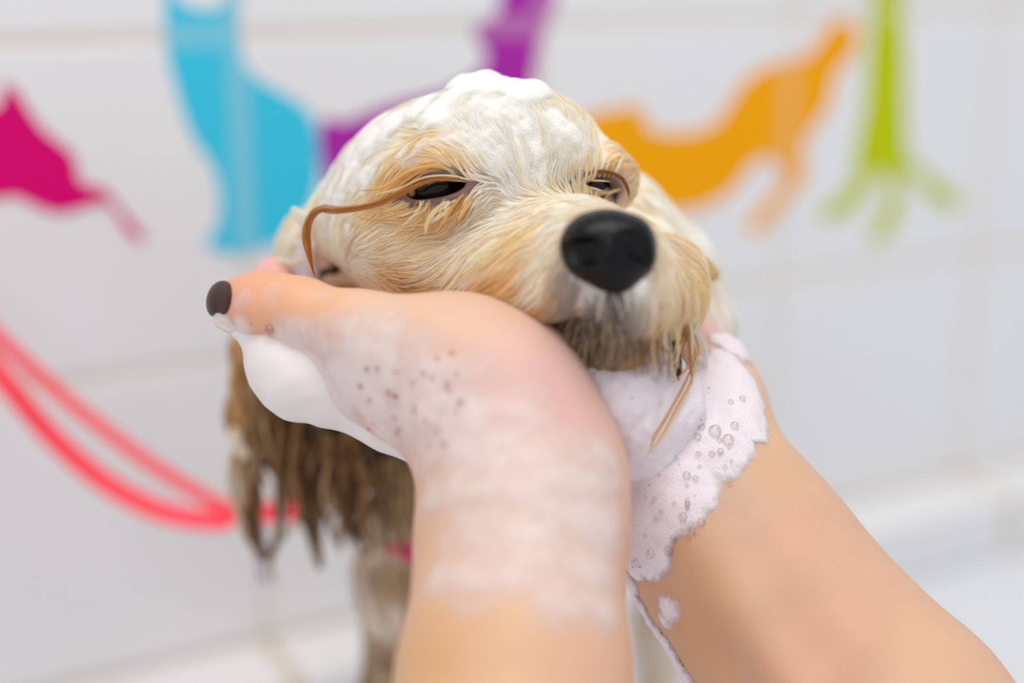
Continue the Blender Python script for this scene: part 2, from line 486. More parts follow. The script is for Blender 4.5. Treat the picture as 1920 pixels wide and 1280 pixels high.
# nose bed
# ears: left one hangs behind the hand in wet locks, right one behind the cheek
dog.chain([(668, 440, 478, 17), (600, 470, 492, 13), (560, 520, 508, 10)], 8)
dog.chain([(560, 520, 508, 10), (474, 650, 522, 7), (464, 780, 528, 7), (470, 880, 533, 4), (480, 1000, 538, 1.8), (498, 1085, 542, 1.2)], 5)
dog.chain([(575, 520, 506, 10), (535, 690, 524, 9), (545, 830, 532, 7), (582, 960, 540, 3.2), (598, 1058, 543, 1.2)], 5)
dog.chain([(590, 520, 506, 10), (610, 700, 524, 9), (632, 840, 532, 5), (650, 960, 538, 2.4), (657, 1015, 541, 1.1)], 5)
dog.chain([(610, 520, 506, 10), (672, 740, 528, 9), (695, 850, 534, 5), (722, 960, 540, 2.2)], 5)
dog.chain([(466, 880, 530, 3.5), (466, 980, 534, 1.6), (492, 1046, 538, 1.2), (522, 1000, 538, 1.5), (535, 890, 534, 3.5)], 2)
dog.chain([(1175, 390, 474, 12), (1270, 505, 482, 12), (1315, 610, 484, 10), (1312, 690, 480, 6), (1285, 760, 470, 3.5)], 8)
dog.ell(pt(642, 512, 466), (16, 9, 6.5), 5, 'sub', roll=math.radians(12))      # hollow of the left ear
dogV, dogF = surface(dog.ax, dog.D)

def snap(px, py, d0=340.0, d1=640.0):
    ds = np.arange(d0, d1, 1.0)
    P = np.stack([(px - 960) / F_PX * ds, ds, (640 - py) / F_PX * ds], axis=1)
    s = dog.sample(P); i = np.nonzero(s < 0.6)[0]
    return P[i[0]] if len(i) else P[np.argmin(s)]

WHITE = srgb(254, 251, 247); CREAM = srgb(254, 245, 229); IVORY = srgb(255, 250, 243); GOLD = srgb(252, 230, 186); TAN = srgb(238, 194, 128)
RUST = srgb(206, 152, 94); BROWN = srgb(146, 108, 70); DARK = srgb(84, 60, 42); GREY = srgb(186, 172, 164); INK = srgb(36, 32, 32); MAUVE = srgb(138, 102, 92)
# px, py, flow dx, dy, length mm, colour, clump width mm
G = [
 # crown and forehead
 (960, 340, -4, -10, 9, IVORY, 1.1), (930, 290, -4, -10, 12, WHITE, 1.6), (900, 230, -3, -10, 14, WHITE, 2.4), (880, 180, -1, -10, 10, WHITE, 2.6), (985, 190, 1, -10, 12, WHITE, 2.6),
 (990, 330, -1, -10, 9, WHITE, 1.1), (1000, 260, 0, -10, 12, WHITE, 1.8), (1045, 270, 1, -10, 12, CREAM, 1.6), (1060, 320, 2, -10, 10, IVORY, 1.2), (1075, 290, 3, -10, 11, CREAM, 1.3),
 (820, 220, -6, -8, 13, IVORY, 2.6), (760, 240, -8, -5, 14, IVORY, 2.8), (700, 260, -9, 0, 15, IVORY, 2.8), (660, 310, -8, 5, 15, CREAM, 2.6), (640, 350, -8, 6, 15, CREAM, 2.4),
 # left brow fan
 (868, 322, -5, -9, 12, GOLD, 1.0), (840, 300, -7, -8, 13, GOLD, 1.1), (810, 275, -9, -4, 12, GOLD, 1.2), (855, 332, -10, -4, 13, TAN, 0.9), (820, 322, -10, 0, 14, TAN, 0.9),
 (780, 325, -10, 3, 15, TAN, 1.0), (740, 345, -9, 5, 16, GOLD, 1.1), (700, 355, -10, 4, 15, CREAM, 1.5), (760, 290, -10, 1, 13, GOLD, 1.6), (890, 300, -4, -10, 11, CREAM, 1.2),
 # under the left eye
 (875, 362, -4, 10, 10, RUST, 0.8), (855, 378, -6, 10, 11, TAN, 0.8), (835, 392, -6, 9, 12, GOLD, 0.9), (812, 398, -7, 8, 12, GOLD, 0.9), (780, 388, -10, 4, 12, GOLD, 0.9), (745, 385, -10, 2, 13, GOLD, 1.0),
 (700, 395, -10, 1, 14, CREAM, 1.3), (860, 410, -6, 8, 12, GOLD, 1.1), (800, 430, -9, 5, 14, CREAM, 1.3), (720, 425, -10, 1, 15, CREAM, 1.5), (650, 405, -10, 4, 14, IVORY, 1.6), (630, 440, -6, 8, 12, CREAM, 1.8),
 # bridge of the nose
 (985, 365, -9, -3, 6, IVORY, 0.8), (930, 352, -10, -1, 8, IVORY, 0.9), (905, 362, -9, 4, 9, CREAM, 0.9), (1040, 382, -10, -1, 5, CREAM, 0.8), (1100, 372, -8, -3, 4, IVORY, 0.7), (1150, 372, 0, -5, 3.5, IVORY, 0.7),
 (1060, 352, -4, -6, 6, IVORY, 0.8), (960, 400, -10, 2, 9, IVORY, 1.0), (880, 425, -10, 5, 13, IVORY, 1.3),
 # left of the muzzle
 (1045, 420, -10, 1, 6, IVORY, 0.9), (1000, 430, -10, 4, 9, GOLD, 1.0), (940, 445, -10, 4, 12, CREAM, 1.3), (1030, 470, -9, 5, 8, CREAM, 1.0), (970, 490, -10, 6, 12, srgb(248, 212, 150), 1.3), (890, 480, -10, 4, 15, CREAM, 1.6),
 (820, 470, -10, 2, 16, CREAM, 1.8), (760, 480, -10, 1, 10, CREAM, 1.6), (700, 490, -10, 0, 6, IVORY, 1.6), (1020, 520, -9, 7, 12, CREAM, 1.2), (950, 540, -10, 5, 15, srgb(244, 202, 134), 1.4), (870, 525, -10, 3, 17, srgb(246, 208, 144), 1.6),
 (800, 520, -10, 2, 13, srgb(246, 208, 148), 1.6), (990, 570, -10, 4, 14, TAN, 1.3), (920, 566, -10, 2, 16, srgb(178, 124, 72), 1.3), (860, 555, -10, 1, 14, srgb(172, 120, 70), 1.3), (990, 596, -10, 3, 12, srgb(150, 106, 70), 1.2), (800, 545, -10, 1, 10, srgb(196, 146, 92), 1.3), (760, 530, -10, 0, 7, GOLD, 1.4), (1040, 560, -8, 7, 12, TAN, 1.1), (1045, 595, -8, 5, 12, TAN, 1.1),
 # under the nose
 (1075, 515, -6, 8, 7, GREY, 0.8), (1095, 545, -4, 9, 10, GREY, 0.8), (1125, 562, -1, 10, 11, srgb(196, 184, 178), 0.8), (1155, 567, 0, 10, 11, srgb(170, 158, 152), 0.8), (1185, 560, 2, 10, 11, srgb(206, 194, 186), 0.8), (1210, 535, 3, 9, 9, IVORY, 0.9),
 (1105, 606, -3, 10, 9, srgb(96, 84, 80), 0.8), (1150, 612, 0, 10, 9, srgb(90, 80, 76), 0.8), (1190, 600, 2, 10, 12, GREY, 0.9), (1065, 580, -7, 7, 11, srgb(200, 168, 132), 0.9),
 # chin beard
 (1090, 655, -3, 10, 12, srgb(196, 168, 136), 1.0), (1140, 660, 1, 10, 12, srgb(204, 176, 144), 1.0), (1190, 640, 3, 10, 15, srgb(224, 192, 152), 1.1), (1040, 660, -6, 8, 10, CREAM, 1.4), (1000, 650, -8, 4, 10, CREAM, 1.4),
 # right of the muzzle and cheek
 (1232, 430, 6, 6, 6, CREAM, 0.9), (1250, 480, 4, 9, 10, CREAM, 1.0), (1260, 540, 2, 10, 16, GOLD, 1.1), (1255, 590, 1, 10, 20, RUST, 1.2), (1225, 590, 1, 10, 16, TAN, 1.1), (1200, 385, 7, 3, 6, CREAM, 0.9),
 (1180, 372, 7, 0, 6, GOLD, 0.9), (1290, 500, 8, 4, 13, GOLD, 1.3), (1310, 560, 3, 10, 16, CREAM, 1.6), (1310, 640, 0, 10, 16, CREAM, 1.6), (1235, 650, 0, 10, 18, srgb(190, 150, 108), 1.2),
 # right brow
 (1080, 330, -2, -9, 9, GOLD, 0.9), (1105, 325, 3, -9, 9, GOLD, 0.9), (1135, 325, 8, -2, 10, GOLD, 0.8), (1150, 345, 9, 5, 9, TAN, 0.8), (1095, 305, 3, -9, 9, CREAM, 1.0), (1110, 290, 4, -8, 10, IVORY, 1.4), (1100, 250, 2, -9, 12, WHITE, 2.0, 452), (1110, 220, 2, -9, 12, WHITE, 2.2, 468), (1165, 350, 6, 3, 10, CREAM, 1.2, 450),
 # sides of the skull, nape, back and shoulder
 (1150, 320, 5, -5, 11, CREAM, 1.6, 462), (1130, 280, 3, -9, 12, IVORY, 2.0, 470), (1060, 200, 1, -10, 12, WHITE, 2.4, 470), (920, 150, 0, -10, 12, WHITE, 2.4, 475), (760, 190, -6, -6, 12, WHITE, 2.4, 475), (650, 270, -8, 2, 12, IVORY, 2.4, 475), (610, 350, -8, 5, 12, IVORY, 2.2, 470), (1170, 400, 6, 6, 12, IVORY, 2.0, 462),
 (1230, 400, 6, 4, 10, WHITE, 2.6, 560), (1290, 450, 6, 8, 11, WHITE, 2.6, 570), (1330, 560, 2, 10, 12, WHITE, 2.6, 580), (1180, 340, 4, -2, 10, WHITE, 2.6, 600), (1340, 640, 2, 10, 12, WHITE, 2.6, 590), (1300, 560, 2, 10, 12, IVORY, 2.0, 484), (1312, 690, 0, 10, 12, IVORY, 1.6, 474), (1290, 750, -3, 10, 12, CREAM, 1.4, 467), (1318, 640, 0, 10, 12, WHITE, 1.6, 476), (1290, 450, 6, 6, 12, WHITE, 2.0, 472), (1250, 420, 6, 6, 12, WHITE, 2.0, 470), (1320, 500, 4, 9, 12, WHITE, 2.0, 482), (1330, 600, 2, 10, 12, WHITE, 2.0, 486), (1200, 350, 5, 2, 12, IVORY, 2.0, 472),
 # ear
 (600, 440, -6, 6, 12, IVORY, 2.0), (560, 480, -7, 4, 12, IVORY, 2.0), (600, 505, -3, 8, 4, GOLD, 1.2), (650, 515, -8, 2, 3, srgb(232, 208, 168), 1.2),
 (440, 660, 1, 10, 20, srgb(214, 170, 112), 1.8), (470, 640, 1, 10, 20, srgb(170, 128, 80), 1.6), (445, 760, 0, 10, 20, srgb(214, 180, 136), 1.8), (490, 760, 1, 10, 22, BROWN, 1.8), (560, 800, 1, 10, 22, DARK, 1.8),
 (445, 850, -1, 10, 18, srgb(226, 208, 184), 1.8), (500, 850, 0, 10, 22, BROWN, 1.8), (620, 850, 2, 10, 22, DARK, 1.8), (470, 930, 1, 10, 18, srgb(160, 120, 78), 1.6), (540, 920, 2, 10, 20, BROWN, 1.6), (590, 990, 1, 10, 14, BROWN, 1.4), (650, 960, 1, 10, 14, BROWN, 1.4),
 (690, 830, 3, 10, 20, srgb(120, 96, 70), 1.8), (500, 1060, 1, 10, 8, srgb(220, 215, 220), 1.4),
 # chest and leg
 (745, 900, 2, 10, 16, srgb(150, 124, 84), 2.2), (760, 970, 2, 10, 16, srgb(165, 138, 98), 2.2), (700, 1000, 0, 10, 14, srgb(226, 210, 188), 2.2), (745, 1100, 1, 10, 14, srgb(160, 128, 88), 2.2), (700, 1150, 0, 10, 14, srgb(230, 216, 200), 2.2), (745, 1250, 1, 10, 14, srgb(170, 140, 104), 2.2),
]
gP = np.array([pt(g[0], g[1], g[7]) if len(g) > 7 else snap(g[0], g[1]) for g in G])
for i, g in enumerate(G):                       # guides of the hanging ear, the chest and the body lie deeper
    if len(g) < 8 and g[0] < 790 and g[1] > 620: gP[i] = snap(g[0], g[1], 500)
gD = np.array([[g[2], 0, -g[3]] for g in G], float); gD /= np.linalg.norm(gD, axis=1, keepdims=True)
gL = np.array([g[4] for g in G], float); gC = np.array([g[5] for g in G]); gW = np.array([g[6] for g in G], float)
gDat = np.hstack([gD, gL[:, None], gC, gW[:, None]])
def fur_field(P, power=3.0, chunk=20000):
    """blend of the guides around each point: direction(3), length, colour(3), clump width"""
    out = np.zeros((len(P), 8))
    for a in range(0, len(P), chunk):
        p = P[a:a + chunk]
        d2 = ((p[:, None, :] - gP[None]) ** 2).sum(-1) + 4.0
        w = d2 ** (-power / 2 * 1.15); w /= w.sum(1, keepdims=True)
        out[a:a + chunk] = w @ gDat
    return out

def eye_dist(P):
    """how far outside the eye openings, in opening radii"""
    m = np.full(len(P), 9.0)
    for c, r, s, rad, rl in EYES:
        q = P - s; cr, sr = math.cos(rl), math.sin(rl)
        u = q[:, 0] * cr + q[:, 2] * sr; w = -q[:, 0] * sr + q[:, 2] * cr
        e = np.sqrt((u / (rad[0] + 0.3)) ** 2 + (w / (rad[2] + 0.3)) ** 2)
        e = np.where(np.abs(q[:, 1]) < 16, e, 9.0)
        m = np.minimum(m, e)
    return m

ff_ = fur_field(dogV)
bcol = ff_[:, 4:7]
ed = eye_dist(dogV)
k = np.clip((1.95 - ed) / 0.5, 0, 1)[:, None]; bcol = bcol * (1 - k) + np.array(INK) * 0.6 * k
k = (np.clip((3.4 - ed) / 1.6, 0, 1) * 0.55)[:, None]; bcol = bcol * (1 - k) + np.array(MAUVE) * k
hollow = np.exp(-(((dogV - pt(640, 512, 474)) / np.array([14, 16, 8])) ** 2).sum(1))
bcol = bcol * (1 - hollow[:, None]) + np.array(srgb(246, 226, 190)) * hollow[:, None]

def mat_coat():
    m = Mat('wet_fur_skin'); m.set(Roughness=0.5)
    a = m.n('ShaderNodeAttribute', attribute_name='tint')
    nz = m.n('ShaderNodeTexNoise', Scale=240.0); tc = m.n('ShaderNodeTexCoord'); m.l(tc.outputs['Object'], nz.inputs['Vector'])
    bp = m.n('ShaderNodeBump', Strength=0.35, Distance=0.001); m.l(nz.outputs['Fac'], bp.inputs['Height'])
    m.l(bp.outputs['Normal'], m.b.inputs['Normal']); m.l(a.outputs['Color'], m.b.inputs['Base Color'])
    return m.m
dog_base = np.array([W(1050, 900, 640)[0], W(1050, 900, 640)[1], 0.0])
puppy = mesh_obj('puppy', to_world(dogV), dogF, mat_coat(), origin=dog_base, colors=bcol)
tag(puppy, 'wet cream and golden puppy being shampooed, chin resting in two hands', 'dog')

# eyes
def sphere_mesh(c, r, nu=24, nv=14, squash=(1, 1, 1)):
    V = [(0, 0, 1)]
    for i in range(1, nv):
        th = math.pi * i / nv
        for j in range(nu):
            ph = 2 * math.pi * j / nu; V.append((math.sin(th) * math.cos(ph), math.sin(th) * math.sin(ph), math.cos(th)))
    V.append((0, 0, -1)); F = []
    for j in range(nu): F.append((0, 1 + j, 1 + (j + 1) % nu))
    for i in range(nv - 2):
        for j in range(nu):
            a = 1 + i * nu + j; b = 1 + i * nu + (j + 1) % nu; F.append((a, a + nu, b + nu, b))
    e = len(V) - 1; st = 1 + (nv - 2) * nu
    for j in range(nu): F.append((e, st + (j + 1) % nu, st + j))
    return np.array(c) + np.array(V) * np.array(squash) * r, F
def mat_eye():
    m = Mat('dark_eye'); m.set(Roughness=0.06, Specular_IOR_Level=0.3)
    nz = m.n('ShaderNodeTexNoise', Scale=80.0); cr = m.n('ShaderNodeMix', data_type='RGBA')
    cr.inputs['A'].default_value = lin((12, 9, 8)); cr.inputs['B'].default_value = lin((30, 20, 15))
    m.l(nz.outputs['Fac'], cr.inputs['Factor']); m.l(cr.outputs['Result'], m.b.inputs['Base Color'])
    return m.m
EYE_M = mat_eye()
for c, r, s, rad, rl in EYES:
    v, f = sphere_mesh(c, r, 36, 22)
    e = mesh_obj('eye', to_world(v), f, EYE_M, puppy)
    e['label'] = 'dark glossy half-closed eye'
v, f = sphere_mesh(pt(772, 361, 410.8), 1.5, 10, 6, (0.8, 0.5, 0.9))
cw = mesh_obj('eye_corner', to_world(v), f, mat_plain('pink_eye_corner', srgb(150, 98, 80), 0.3), puppy)

# nose leather
ns = Field(np.arange(8, 42, 0.55), np.arange(352, 396, 0.55), np.arange(6, 42, 0.55))
ns.ell(pt(1138, 456, 374.5), (11.4, 10.8, 9.2), 3)
ns.ell(pt(1146, 492, 374), (9.6, 9.6, 7.6), 6)
ns.ell(pt(1096, 462, 372.5), (5.4, 8.2, 6.6), 4); ns.ell(pt(1192, 462, 373), (4.6, 8.0, 6.8), 4)
ns.ell(pt(1153, 524, 374.5), (3.6, 6.5, 3.6), 5)
ns.chain([(1120, 458, 362, 2.0), (1100, 472, 364, 3.6), (1080, 476, 366, 3.0), (1052, 456, 370, 1.4)], 1.6, 'sub')      # nostrils
ns.chain([(1188, 442, 363, 2.4), (1198, 462, 363, 3.4), (1212, 484, 367, 2.0)], 1.6, 'sub')
ns.cone(pt(1155, 478, 361.5), pt(1155, 548, 364), 0.4, 0.7, 1.8, 'sub')
nV, nF = surface(ns.ax, ns.D)
def mat_nose():
    m = Mat('black_nose_leather'); m.set(Roughness=0.24, Base_Color=lin((13, 12, 14)), Specular_IOR_Level=0.2)
    tc = m.n('ShaderNodeTexCoord'); vo = m.n('ShaderNodeTexVoronoi', Scale=900.0); m.l(tc.outputs['Object'], vo.inputs['Vector'])
    bp = m.n('ShaderNodeBump', Strength=0.25, Distance=0.0004); m.l(vo.outputs['Distance'], bp.inputs['Height']); m.l(bp.outputs['Normal'], m.b.inputs['Normal'])
    return m.m
nose = mesh_obj('nose', to_world(nV), nF, mat_nose(), puppy); nose['label'] = 'black wet nose'

# ------------------------------------------------------------------ the person's two arms and hands
armL = Field(axis((-100, 46, 1.25)), axis((262, 545, 1.6)), axis((-232, -90, 2.6), (-90, 40, 1.25)))
armL.chain([(905, 2200, 305, 35), (940, 1560, 330, 31), (966, 1250, 353, 27.2), (976, 1040, 372, 25.4), (982, 930, 380, 25)], 10)
armL.chain([(982, 930, 380, 25), (940, 800, 388, 22), (862, 722, 392, 19.5), (760, 690, 398, 18.5)], 12)
armL.chain([(1030, 850, 388, 17), (960, 720, 388, 15), (870, 655, 390, 13)], 12)                    # ball of the thumb
armL.chain([(800, 652, 388, 13), (672, 619, 395, 9.8), (562, 583, 401, 8.3), (492, 570, 405, 8.0), (437, 568, 409, 7.0)], 7)
armL.chain([(870, 730, 398, 18), (640, 690, 411, 12.5)], 10)
armL.chain([(840, 730, 410, 17), (690, 706, 432, 12)], 10)
armL.chain([(850, 735, 424, 16), (700, 716, 450, 11.5)], 10)
armL.chain([(860, 735, 438, 15), (720, 722, 466, 10.5)], 10)
armL.chain([(640, 690, 412, 10.5), (556, 660, 438, 8.6), (522, 586, 456, 7.6), (514, 520, 464, 6.8)], 4)
armL.chain([(690, 706, 432, 10.5), (602, 686, 466, 8.7), (580, 616, 487, 7.7), (585, 566, 494, 7.0)], 4)
armL.chain([(700, 716, 450, 10), (628, 704, 486, 8.3), (612, 640, 506, 7.3), (618, 590, 512, 6.7)], 4)
armL.chain([(720, 722, 466, 9), (662, 718, 497, 7.4), (648, 665, 514, 6.5), (652, 624, 519, 5.8)], 4)
armR = Field(axis((20, 90, 1.25), (90, 218, 2.2)), axis((335, 565, 1.6)), axis((-238, -100, 2.6), (-100, 45, 1.25)))
armR.chain([(2150, 2020, 385, 42), (1650, 1380, 412, 37), (1490, 1185, 424, 32.5), (1380, 1030, 431, 30.5), (1296, 905, 438, 28)], 14)
armR.chain([(1285, 960, 411, 6), (1395, 1130, 399, 6.5), (1500, 1300, 386, 7)], 10)          # tendons
armR.chain([(1372, 925, 417, 6), (1482, 1075, 405, 7), (1600, 1225, 393, 8)], 10)
armR.chain([(1296, 905, 438, 28), (1300, 770, 450, 19.5), (1290, 690, 466, 15)], 12)
armR.chain([(1318, 800, 440, 16), (1322, 720, 456, 14)], 10)
armR.chain([(1280, 850, 432, 15), (1222, 760, 424, 10), (1196, 715, 420, 8.6), (1180, 680, 418, 7.4)], 8)       # thumb, under the chin
armR.chain([(1288, 650, 466, 10), (1256, 560, 494, 8.4), (1205, 520, 516, 7.4), (1158, 505, 528, 6.6)], 5)
armR.chain([(1292, 690, 476, 10), (1268, 600, 506, 8.6), (1212, 560, 528, 7.6), (1164, 545, 540, 6.8)], 5)
armR.chain([(1290, 720, 484, 9.6), (1266, 645, 516, 8.2), (1212, 605, 536, 7.2), (1170, 592, 546, 6.5)], 5)
armR.chain([(1284, 750, 488, 9), (1256, 690, 520, 7.4), (1210, 655, 538, 6.4), (1176, 642, 546, 5.7)], 5)

# px, py, d, colour, radius
PEACH = srgb(240, 203, 166); SAND = srgb(234, 190, 140); ROSE = srgb(238, 186, 156); PINK = srgb(240, 196, 172); PALE = srgb(240, 212, 184); VEIN = srgb(222, 188, 148)
SK = [(950, 1240, 330, SAND), (800, 1240, 330, srgb(230, 180, 122)), (1100, 1240, 330, srgb(236, 190, 148)), (950, 1000, 350, PEACH), (840, 980, 360, SAND), (900, 760, 370, PINK), (1000, 760, 370, PINK), (860, 620, 380, srgb(240, 200, 158)),
      (720, 590, 388, srgb(244, 204, 160)), (600, 570, 394, srgb(246, 192, 140)), (500, 560, 398, srgb(247, 182, 132)), (440, 545, 402, srgb(244, 178, 136)), (640, 700, 400, PINK), (510, 500, 460, srgb(250, 190, 165)),
      (1450, 900, 410, SAND), (1560, 1060, 400, srgb(234, 190, 145)), (1330, 1000, 408, srgb(228, 184, 136)), (1430, 1130, 400, VEIN), (1500, 1180, 395, srgb(230, 178, 136)), (1320, 1180, 400, srgb(226, 172, 118)), (1700, 1220, 390, srgb(236, 194, 146)), (1590, 1200, 392, srgb(234, 180, 142)),
      (1400, 960, 404, VEIN), (1480, 1000, 402, srgb(238, 184, 146)), (1370, 700, 440, PEACH), (1340, 650, 455, PINK), (1400, 820, 430, srgb(238, 196, 146)), (1350, 1100, 402, srgb(226, 180, 130))]
skP = np.array([pt(*s[:3]) for s in SK]); skC = np.array([s[3] for s in SK])
def skin_color(P):
    out = np.zeros((len(P), 3))
    for a in range(0, len(P), 20000):
        p = P[a:a + 20000]; w = (((p[:, None] - skP[None]) ** 2).sum(-1) + 30.0) ** -1.7
        out[a:a + 20000] = (w / w.sum(1, keepdims=True)) @ skC
    m = vnoise(P, 9.0, 5)[:, None]
    return out * np.array([0.85, 0.83, 0.99]) * (1 + 0.02 * m * np.array([0.3, 1.0, 1.2]))
def mat_skin():
    m = Mat('wet_skin'); m.set(Roughness=0.46, Subsurface_Weight=0.2, Subsurface_Scale=0.004, Specular_IOR_Level=0.35)
    m.b.inputs['Subsurface Radius'].default_value = (1.0, 0.4, 0.25)
    a = m.n('ShaderNodeAttribute', attribute_name='tint'); m.l(a.outputs['Color'], m.b.inputs['Base Color'])
    tc = m.n('ShaderNodeTexCoord'); vo = m.n('ShaderNodeTexVoronoi', Scale=1100.0); m.l(tc.outputs['Object'], vo.inputs['Vector'])
    bp = m.n('ShaderNodeBump', Strength=0.12, Distance=0.0004); m.l(vo.outputs['Distance'], bp.inputs['Height']); m.l(bp.outputs['Normal'], m.b.inputs['Normal'])
    return m.m
SKIN = mat_skin()
def mat_nail():
    m = Mat('brown_nail_polish'); m.set(Roughness=0.25, Specular_IOR_Level=0.3)
    tc = m.n('ShaderNodeTexCoord'); nz = m.n('ShaderNodeTexNoise', Scale=300.0); m.l(tc.outputs['Object'], nz.inputs['Vector'])
    mx = m.n('ShaderNodeMix', data_type='RGBA'); mx.inputs['A'].default_value = lin((58, 32, 25)); mx.inputs['B'].default_value = lin((68, 38, 30))
    m.l(nz.outputs['Fac'], mx.inputs['Factor']); m.l(mx.outputs['Result'], m.b.inputs['Base Color'])
    return m.m
NAIL = mat_nail()
person = empty('person', W(1250, 1900, 340))
tag(person, 'bare forearms and soapy hands of a person cradling the puppy face', 'person')
def nail(field, c, r, roll, parent, yaw=0.0):
    """a nail plate: a thin shell over the fingertip"""
    c = np.asarray(c, float); s = max(r) + 2
    f = Field(np.arange(c[0] - s, c[0] + s, 0.4), np.arange(c[1] - s, c[1] + s, 0.4), np.arange(c[2] - s, c[2] + s, 0.4))
    g = np.stack(np.meshgrid(*f.ax, indexing='ij'), -1).reshape(-1, 3)
    base = field.sample(g).reshape(f.D.shape)
    f.ell(c, r, 0.1, yaw=yaw, roll=roll)
    f.D = np.maximum(f.D, np.abs(base - 0.25) - 0.45).astype(np.float32)
    v, q = surface(f.ax, f.D)
    if len(v): return mesh_obj('fingernail', to_world(v), q, NAIL, parent)
arms = []
for fld, lab in ((armL, 'forearm rising from the bottom, hand bent left under the cheek'), (armR, 'forearm coming from the lower right, hand behind the chin')):
    v, q = surface(fld.ax, fld.D)
    a = mesh_obj('arm', to_world(v), q, SKIN, person, colors=skin_color(v)); a['label'] = lab
    arms.append(a)
nail(armL, pt(410, 560, 404), (5.6, 7.5, 5.4), 0.0, arms[0], yaw=math.radians(25))
nail(armL, pt(505, 512, 474), (5.2, 5, 6.5), 0.0, arms[0])
nail(armL, pt(585, 555, 502), (5.0, 4.4, 6.5), 0.0, arms[0]); nail(armL, pt(618, 580, 519), (4.6, 4, 6.0), 0.0, arms[0]); nail(armL, pt(652, 616, 525), (4.2, 4, 5.5), 0.0, arms[0])
for x, y, d in ((1150, 495, 533), (1156, 535, 545), (1160, 582, 551), (1168, 634, 551)): nail(armR, pt(x, y, d), (6, 4.6, 4.6), 0.0, arms[1])
nail(armR, pt(1176, 674, 411), (4.6, 5, 6), 0.0, arms[1])

# ------------------------------------------------------------------ soap foam
def mat_foam(name, body=1.0, pits=0.5, pit_scale=420.0, lo=0.0, hi=1.6, nzamp=0.9, col=(250, 246, 246), bump=0.35, nscale=110.0):
    m = Mat(name); m.set(Roughness=0.45, Base_Color=lin(col), Specular_IOR_Level=0.4)
    tc = m.n('ShaderNodeTexCoord')
    v1 = m.n('ShaderNodeTexVoronoi', Scale=1500.0); m.l(tc.outputs['Object'], v1.inputs['Vector'])
    v2 = m.n('ShaderNodeTexVoronoi', Scale=pit_scale, Randomness=1.0); m.l(tc.outputs['Object'], v2.inputs['Vector'])
    bp = m.n('ShaderNodeBump', Strength=bump, Distance=0.0005); m.l(v1.outputs['Distance'], bp.inputs['Height']); m.l(bp.outputs['Normal'], m.b.inputs['Normal'])
    th = m.n('ShaderNodeAttribute', attribute_name='thick')
    nz = m.n('ShaderNodeTexNoise', Scale=nscale, Detail=2.0); m.l(tc.outputs['Object'], nz.inputs['Vector'])
    ma = m.n('ShaderNodeMath', operation='MULTIPLY_ADD'); ma.inputs[1].default_value = nzamp; ma.inputs[2].default_value = -nzamp / 2; m.l(nz.outputs['Fac'], ma.inputs[0])
    ad = m.n('ShaderNodeMath', operation='ADD'); m.l(th.outputs['Fac'], ad.inputs[0]); m.l(ma.outputs[0], ad.inputs[1])
    mr = m.n('ShaderNodeMapRange', interpolation_type='SMOOTHSTEP'); mr.inputs['From Min'].default_value = lo; mr.inputs['From Max'].default_value = hi
    mr.inputs['To Max'].default_value = body; m.l(ad.outputs[0], mr.inputs['Value'])
    # burst bubbles: round gaps in the film, random per cell
    rnd = m.n('ShaderNodeSeparateColor'); m.l(v2.outputs['Color'], rnd.inputs[0])
    sz = m.n('ShaderNodeMath', operation='MULTIPLY_ADD'); sz.inputs[1].default_value = 0.9; sz.inputs[2].default_value = pits - 0.9; m.l(rnd.outputs[0], sz.inputs[0])
    pit = m.n('ShaderNodeMath', operation='SUBTRACT'); m.l(sz.outputs[0], pit.inputs[0]); m.l(v2.outputs['Distance'], pit.inputs[1])
    pm = m.n('ShaderNodeMapRange'); pm.inputs['From Min'].default_value = 0.0; pm.inputs['From Max'].default_value = 0.06; pm.inputs['To Min'].default_value = 1.0; pm.inputs['To Max'].default_value = 0.55
    m.l(pit.outputs[0], pm.inputs['Value'])
    al = m.n('ShaderNodeMath', operation='MULTIPLY'); m.l(mr.outputs[0], al.inputs[0]); m.l(pm.outputs[0], al.inputs[1])
    m.l(al.outputs[0], m.b.inputs['Alpha'])
    return m.m
FILM = mat_foam('milky_soap_film', 0.72, 0.14, 330.0, -0.6, 1.4, 0.35, (240, 226, 222), 0.12, 70.0)
LATHER = mat_foam('thick_soap_lather', 0.98, 0.27, 480.0, -0.4, 1.3, 0.8, (240, 229, 235))
HEADFOAM = mat_foam('lather_in_fur', 0.93, 0.08, 500.0, -0.4, 1.9, 1.2, (253, 249, 243))

def hit(field, px, py, d0=300.0, d1=760.0):
    ds = np.arange(d0, d1, 1.0)
    P = np.stack([(px - 960) / F_PX * ds, ds, (640 - py) / F_PX * ds], axis=1)
    s = field.sample(P); i = np.nonzero(s < 0.0)[0]
    return P[i[0]] if len(i) else P[np.argmin(s)]

